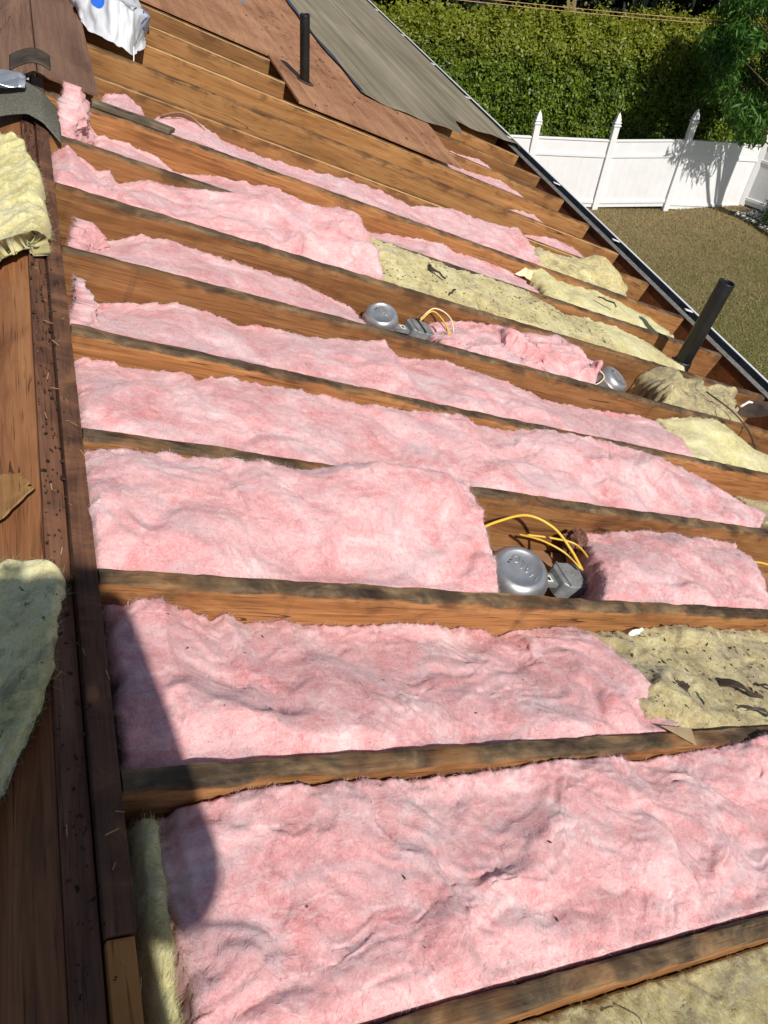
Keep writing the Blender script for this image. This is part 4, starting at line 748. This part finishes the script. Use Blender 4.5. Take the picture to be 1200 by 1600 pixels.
# ------------------------------------------------------------------ fence
posts = [((7.30, 15.25), 1.50, 2.0), ((8.95, 14.85), 1.50, 2.02), ((10.58, 14.45), 1.50, 2.05), ((12.21, 14.10), 1.56, 2.18), ((14.29, 14.05), 1.36, 1.9), ((15.0, 12.3), 1.5, 2.05), ((15.7, 10.4), 1.5, 2.05)]
fence = thing('fence', 'white vinyl panel fence with pointed post caps in front of the hedge', 'fence', (posts[0][0][0], posts[0][0][1], 0))
fx, fy = posts[0][0]
for i, ((x, y), hp, ht) in enumerate(posts):
    nx = posts[min(i+1, len(posts)-1)][0]; pvs = posts[max(i-1, 0)][0]; an = math.atan2(nx[1]-pvs[1], nx[0]-pvs[0]); R = Matrix.Translation((x-fx, y-fy, 0)) @ Matrix.Rotation(an, 4, 'Z')
    hw = .062
    mb = MB().box(-hw, hw, -hw, hw, 0, ht-.26, .008, R); po = mb.build('fence_post', M['white'], fence)
    mb = MB().box(-hw*1.25, hw*1.25, -hw*1.25, hw*1.25, ht-.258, ht-.235, .004, R); mb.box(-hw*.8, hw*.8, -hw*.8, hw*.8, ht-.234, ht-.20, .004, R); mb.box(-hw*1.15, hw*1.15, -hw*1.15, hw*1.15, ht-.199, ht-.18, .004, R)
    mb.lathe([(hw*1.1, ht-.18), (hw*1.25, ht-.14), (hw*.9, ht-.09), (hw*.35, ht-.03), (.004, ht)], 4, R @ Matrix.Rotation(math.pi/4, 4, 'Z')); mb.build('post_cap', M['white'], po)
    if i < len(posts)-1:
        (x2, y2), hp2, _ = posts[i+1]; L = math.hypot(x2-x, y2-y); an = math.atan2(y2-y, x2-x); R = Matrix.Translation((x-fx, y-fy, 0)) @ Matrix.Rotation(an, 4, 'Z')
        sl_ = (hp2-hp)/L; sh_ = Matrix.Identity(4); sh_[2][0] = sl_; R2 = R @ sh_
        mb = MB(); nb_ = 9
        for j in range(nb_):
            a0 = .05+(L-.1)*j/nb_; mb.box(a0+.001, a0+(L-.1)/nb_, -.012, .012, .04, hp-.33, .003, R2)
        mb.box(.05, L-.05, -.008, .008, .05, hp-.02, 0, R2)
        mb.box(.05, L-.05, -.013, .013, hp-.30, hp-.02, .003, R2)
        pn = mb.build('fence_panel', M['white'], fence)
        for z0, z1 in ((.13, .20), (hp-.365, hp-.30), (hp-.03, hp+.0)):
            mb = MB().box(.05, L-.05, -.030, .030, z0, z1, .005, R2); mb.build('fence_rail', M['white'], pn)
# ------------------------------------------------------------------ foliage
def leaves(P, Nn, n, rng, L, wd, droop=0., seedj=1.):
    t = rng.randn(n, 3); t[:, 2] -= droop; t -= .5*(t*Nn).sum(1, keepdims=True)*Nn; t /= np.linalg.norm(t, axis=1, keepdims=True)+1e-9
    nn = Nn+rng.randn(n, 3)*.75*seedj; s = np.cross(t, nn); s /= np.linalg.norm(s, axis=1, keepdims=True)+1e-9; nn = np.cross(s, t)
    l = rng.uniform(L[0], L[1], (n, 1)); w = l*rng.uniform(wd[0], wd[1], (n, 1))
    A = P; B = P+t*l*.45+s*w*.5-nn*l*.04; C = P+t*l-nn*l*.12; D = P+t*l*.45-s*w*.5-nn*l*.04
    return np.stack([A, B, C, D], 1).reshape(-1, 3), np.arange(4*n).reshape(-1, 4)
def hedge():
    rng = np.random.RandomState(21); x0, y0, x1, y1 = 3.0, 16.9, 19.0, 14.55; L = math.hypot(x1-x0, y1-y0); dx, dy = (x1-x0)/L, (y1-y0)/L; nx, ny = dy, -dx   # nx,ny points to the camera
    if ny > 0: nx, ny = -nx, -ny
    H = 3.05; D = 1.5; n = 160000
    s = rng.rand(n)*L; per = rng.rand(n)*(H+D); up = per < H
    top = H+.16*fbm(s*.8, s*0, 5)+.12*fbm(s*3.1, s*0, 7)
    z = np.where(up, per/H*top, top); q_ = np.where(up, 0, per-H)
    z = z - np.where(up, 0, 0); 
    bl = .14*fbm(s*1.3, (z+q_)*1.3, 31, 3)+.07*fbm(s*4, (z+q_)*4, 33, 3)
    rc = np.clip((z-(top-.5))/.5, 0, 1)**2*.30
    inn = rng.exponential(.05, n)
    off = bl-inn-np.where(up, rc, 0); zz = np.where(up, z, z+bl-inn-.10*((q_-.5)/.8)**2)
    off2 = np.where(up, off, -q_-.25)
    P = np.stack([x0+dx*s+nx*off2, y0+dy*s+ny*off2, zz], -1)
    P[:, 2] += rng.exponential(.04, n)*np.where(up, 0, 1)*rng.rand(n)*2
    Nn = np.where(up[:, None], np.array([[nx, ny, .45]]), np.array([[nx*.3, ny*.3, 1.]])); Nn = Nn/np.linalg.norm(Nn, axis=1, keepdims=True)
    V, F = leaves(P, Nn, n, rng, (.055, .11), (.42, .6))
    t = thing('hedge', 'tall clipped green hedge growing behind the white fence', 'hedge', ((x0+x1)/2, (y0+y1)/2, 0)); V = V-np.array([(x0+x1)/2, (y0+y1)/2, 0])
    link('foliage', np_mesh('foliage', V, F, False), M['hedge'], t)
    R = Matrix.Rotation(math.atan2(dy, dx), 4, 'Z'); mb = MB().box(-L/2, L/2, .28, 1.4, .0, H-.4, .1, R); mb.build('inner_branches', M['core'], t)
hedge()
def tree(name, label, x, y, h, cr_, ch, mat, n, L, wd, droop, seed, trunk=.16, cz=None, off=(0, 0), group=None, shell_=.35, nbr=9):
    rng = np.random.RandomState(seed); t = thing(name, label, 'tree', (x, y, 0), group=group); mb = MB()
    mb.tube(crv([(0, 0, -.1), (.05, .02, h*.3), (-.05, .06, h*.6), (.02, 0, h*.93)], 5), [trunk*(1-.85*i/15) for i in range(16)], 10)
    cz = cz or h-ch/2
    cl = []
    for i in range(nbr*4):
        d = rng.randn(3); d /= np.linalg.norm(d); rr = rng.uniform(.55, 1.)**.6; c = np.array([off[0]+d[0]*cr_*rr, off[1]+d[1]*cr_*rr, cz+d[2]*ch/2*rr]); cl.append(c)
    for c in cl[:nbr*2]:
        z0 = max(.3*h, c[2]-.5*np.hypot(c[0], c[1])); mb.tube([(0, 0, z0), tuple(c*np.array([.5, .5, .5])+np.array([0, 0, z0*.5])), tuple(c)], [trunk*.35, trunk*.22, trunk*.06], 6)
    mb.build('trunk', M['bark'], t, smooth=True)
    k = rng.randint(0, len(cl), n); cc = np.array(cl)[k]; d = rng.randn(n, 3); d /= np.linalg.norm(d, axis=1, keepdims=True); rr = rng.rand(n, 1)**shell_*rng.uniform(.35, .6, (len(cl), 1))[k]*cr_*.75
    P = cc+d*rr*np.array([1, 1, .75]); V, F = leaves(P, d, n, rng, L, wd, droop); link('crown', np_mesh('crown', V, F, False), mat, t); return t
tree('garden_tree', 'bright green tree with long drooping leaves hanging over the fence at right', 14.0, 12.3, 4.6, 1.05, 3.2, M['tree'], 12000, (.13, .24), (.16, .24), 1.3, 5, .10, cz=3.5, nbr=12, off=(-1.1, 1.3))
for i, (x, y, h, r_, lb) in enumerate(((5.5, 21.5, 8, 2.4, 'dark conifer behind the left end of the hedge'), (9.3, 20.6, 8.5, 2.5, 'dark conifer behind the middle of the hedge, at top of the photo'), (13.3, 20.2, 8.5, 2.6, 'dark conifer behind the hedge right of its middle'), (17.4, 18.6, 8.5, 2.6, 'dark conifer behind the right end of the hedge'), (21.5, 16.5, 8.0, 2.6, 'dark conifer beyond the garden tree at the far right'))):
    tree('conifer', lb, x, y, h, r_, h*.95, M['darktree'], 26000, (.22, .45), (.3, .45), .6, 50+i, .2, group='dark trees behind the hedge')
# shrub and stones in the bed at the fence corner
def shrub():
    rng = np.random.RandomState(77); n = 1500; t = thing('shrub', 'narrow leaved shrub in the stone bed at the fence corner', 'shrub', (14.35, 12.9, 0)); P = []; D = []
    for i in range(n):
        d = rng.randn(3); d[2] = abs(d[2])+.3; d /= np.linalg.norm(d); r_ = rng.rand()**.5; P.append((d[0]*.42*r_, d[1]*.42*r_, d[2]*.95*r_)); D.append(d)
    V, F = leaves(np.array(P), np.array(D), n, rng, (.10, .18), (.12, .2), -.6); link('leaves', np_mesh('leaves', V, F, False), M['tree'], t)
    mb = MB()
    for i in range(9):
        a = i*.7; mb.tube([(0, 0, 0), (.12*math.cos(a), .12*math.sin(a), .35), (.3*math.cos(a), .3*math.sin(a), .75)], [.014, .01, .004], 6)
    mb.build('stems', M['bark'], t)
shrub()
def stones():
    rng = np.random.RandomState(78); ico = bmesh.new(); bmesh.ops.create_icosphere(ico, subdivisions=1, radius=1.); bv = np.array([v.co[:] for v in ico.verts]); bf = np.array([[v.index for v in f.verts] for f in ico.faces]); ico.free()
    V = []; F = []
    for i in range(1600):
        t_ = rng.rand(); c = np.array([13.75+t_*2.0*.5+rng.uniform(0, .9), 13.7-t_*2.6+rng.uniform(-.1, .1), .01]); s = rng.uniform(.02, .05)*np.array([1, rng.uniform(.6, 1), .6]); V.append(bv*s*(1+.15*rng.randn(len(bv), 1))+c); F.append(bf+i*len(bv))
    q = N('garden stones'); g_ = q.n('ShaderNodeNewGeometry'); mt = q.out(q.ramp(g_.outputs['Random Per Island'], [(.35, (.03,.03,.03)), (.5, (.2,.19,.18)), (.7, (.75,.74,.72))]), .8, .3)
    o = link('garden_stones', np_mesh('garden_stones', np.vstack(V), np.vstack(F), False, 3), mt); tag(o, 'black and white stones edging the planting bed at the fence corner', 'stones', None, 'stuff')
stones()
mb = MB().lathe([(.16, 0), (.20, .02), (.24, .34), (.25, .36), (.22, .36), (.20, .30)], 24); tag(mb.build('plant_pot', M['abs'], None, (14.95, 12.6, 0), smooth=True), 'black plant pot in the stone bed at the right edge', 'plant pot')
mb = MB()
for dz in (0, .06): mb.tube([(4+i*1.1, 16.2-i*.24+.1*dz, 3.62+dz+.0035*(i-10)**2*1.0) for i in range(20)], .007, 6)
tag(mb.build('overhead_cable', M['straw'], None, smooth=True), 'pair of thin tan cables running along the top of the hedge', 'cable')
# ------------------------------------------------------------------ the person taking the photograph, seen only by the shadow
def person():
    t = thing('person', 'person in dark work clothes on the ridge holding up a phone, casting the shadow', 'person', (0, -.78, BASE))
    B = Vector((0, -.78, BASE)); ph = CAM-cf*.05-B
    js = {'pel': (.01, -.08, .86, .15), 'wa': (.02, .03, 1.02, .16), 'ch': (.045, .13, 1.18, .165), 'nk': (.10, .25, 1.27, .065), 'hd': (.15, .34, 1.35, .095), 'ht': (.16, .36, 1.42, .085),
          'sr': (.22, .15, 1.25, .08), 'er': (.25, .045, 1.01, .085), 'wr': (ph.x+.09, ph.y-.02, ph.z-.0, .05), 'sl': (-.17, .17, 1.29, .08), 'el': (-.22, .22, 1.06, .07), 'wl': (ph.x-.11, ph.y-.06, ph.z-.04, .045),
          'hr': (.12, -.08, .80, .11), 'kr': (.15, -.04, .44, .075), 'ar': (.14, -.06, .08, .045), 'tr': (.14, .10, .04, .035), 'hl': (-.06, -.08, .80, .11), 'kl': (-.12, -.04, .42, .075), 'al': (-.13, -.06, .08, .045), 'tl': (-.14, .10, .0, .035)}
    ed = [('pel', 'wa'), ('wa', 'ch'), ('ch', 'nk'), ('nk', 'hd'), ('hd', 'ht'), ('ch', 'sr'), ('sr', 'er'), ('er', 'wr'), ('ch', 'sl'), ('sl', 'el'), ('el', 'wl'), ('pel', 'hr'), ('hr', 'kr'), ('kr', 'ar'), ('ar', 'tr'), ('pel', 'hl'), ('hl', 'kl'), ('kl', 'al'), ('al', 'tl')]
    ks = list(js); me = bpy.data.meshes.new('body'); me.from_pydata([js[k][:3] for k in ks], [(ks.index(a), ks.index(b)) for a, b in ed], [])
    o = link('body', me, plain('dark work clothes', (.05, .06, .08), .9, .1), t); md = o.modifiers.new('skin', 'SKIN')
    for i, k in enumerate(ks): me.skin_vertices[0].data[i].radius = (js[k][3], js[k][3]*.85)
    me.skin_vertices[0].data[0].use_root = True; o.modifiers.new('sub', 'SUBSURF').levels = 2; o.modifiers[-1].render_levels = 2
    skin = plain('skin', (.5, .3, .22), .6, .3, var=.08); c = CAM-cf*.014-B
    for sgn, wn in ((1, 'wr'), (-1, 'wl')):       # palm plus five curled fingers round the phone edges
        w = Vector(js[wn][:3]); mb = MB(); pc_ = c+cr*.062*sgn-cf*.03-cd*.012; mb.tube([w, w.lerp(pc_, .5), pc_], [.034, .038, .03], 10)
        for f_ in range(4):
            b_ = pc_+cd*(-.024+.017*f_)*1.; mb.tube(crv([b_-cr*.012*sgn, b_+cr*.010*sgn-cf*.004, b_-cr*.004*sgn+cf*.006, b_-cr*.018*sgn+cf*.0085], 3), .0072, 8)
        mb.tube(crv([pc_-cr*.010*sgn+cd*.02, pc_-cr*.03*sgn+cd*.012-cf*.002, pc_-cr*.045*sgn-cf*.0015], 3), .009, 8); mb.build('hand', skin, t, smooth=True)
    R = Matrix((( cr.x, cd.x, cf.x), (cr.y, cd.y, cf.y), (cr.z, cd.z, cf.z))).to_4x4(); R.translation = CAM-cf*.014
    mb = MB().box(-.037, .037, -.02, .13, -.004, .004, .003, R); tag(mb.build('phone', M['ink'], None), 'black phone held up by the person on the ridge', 'phone')
person()
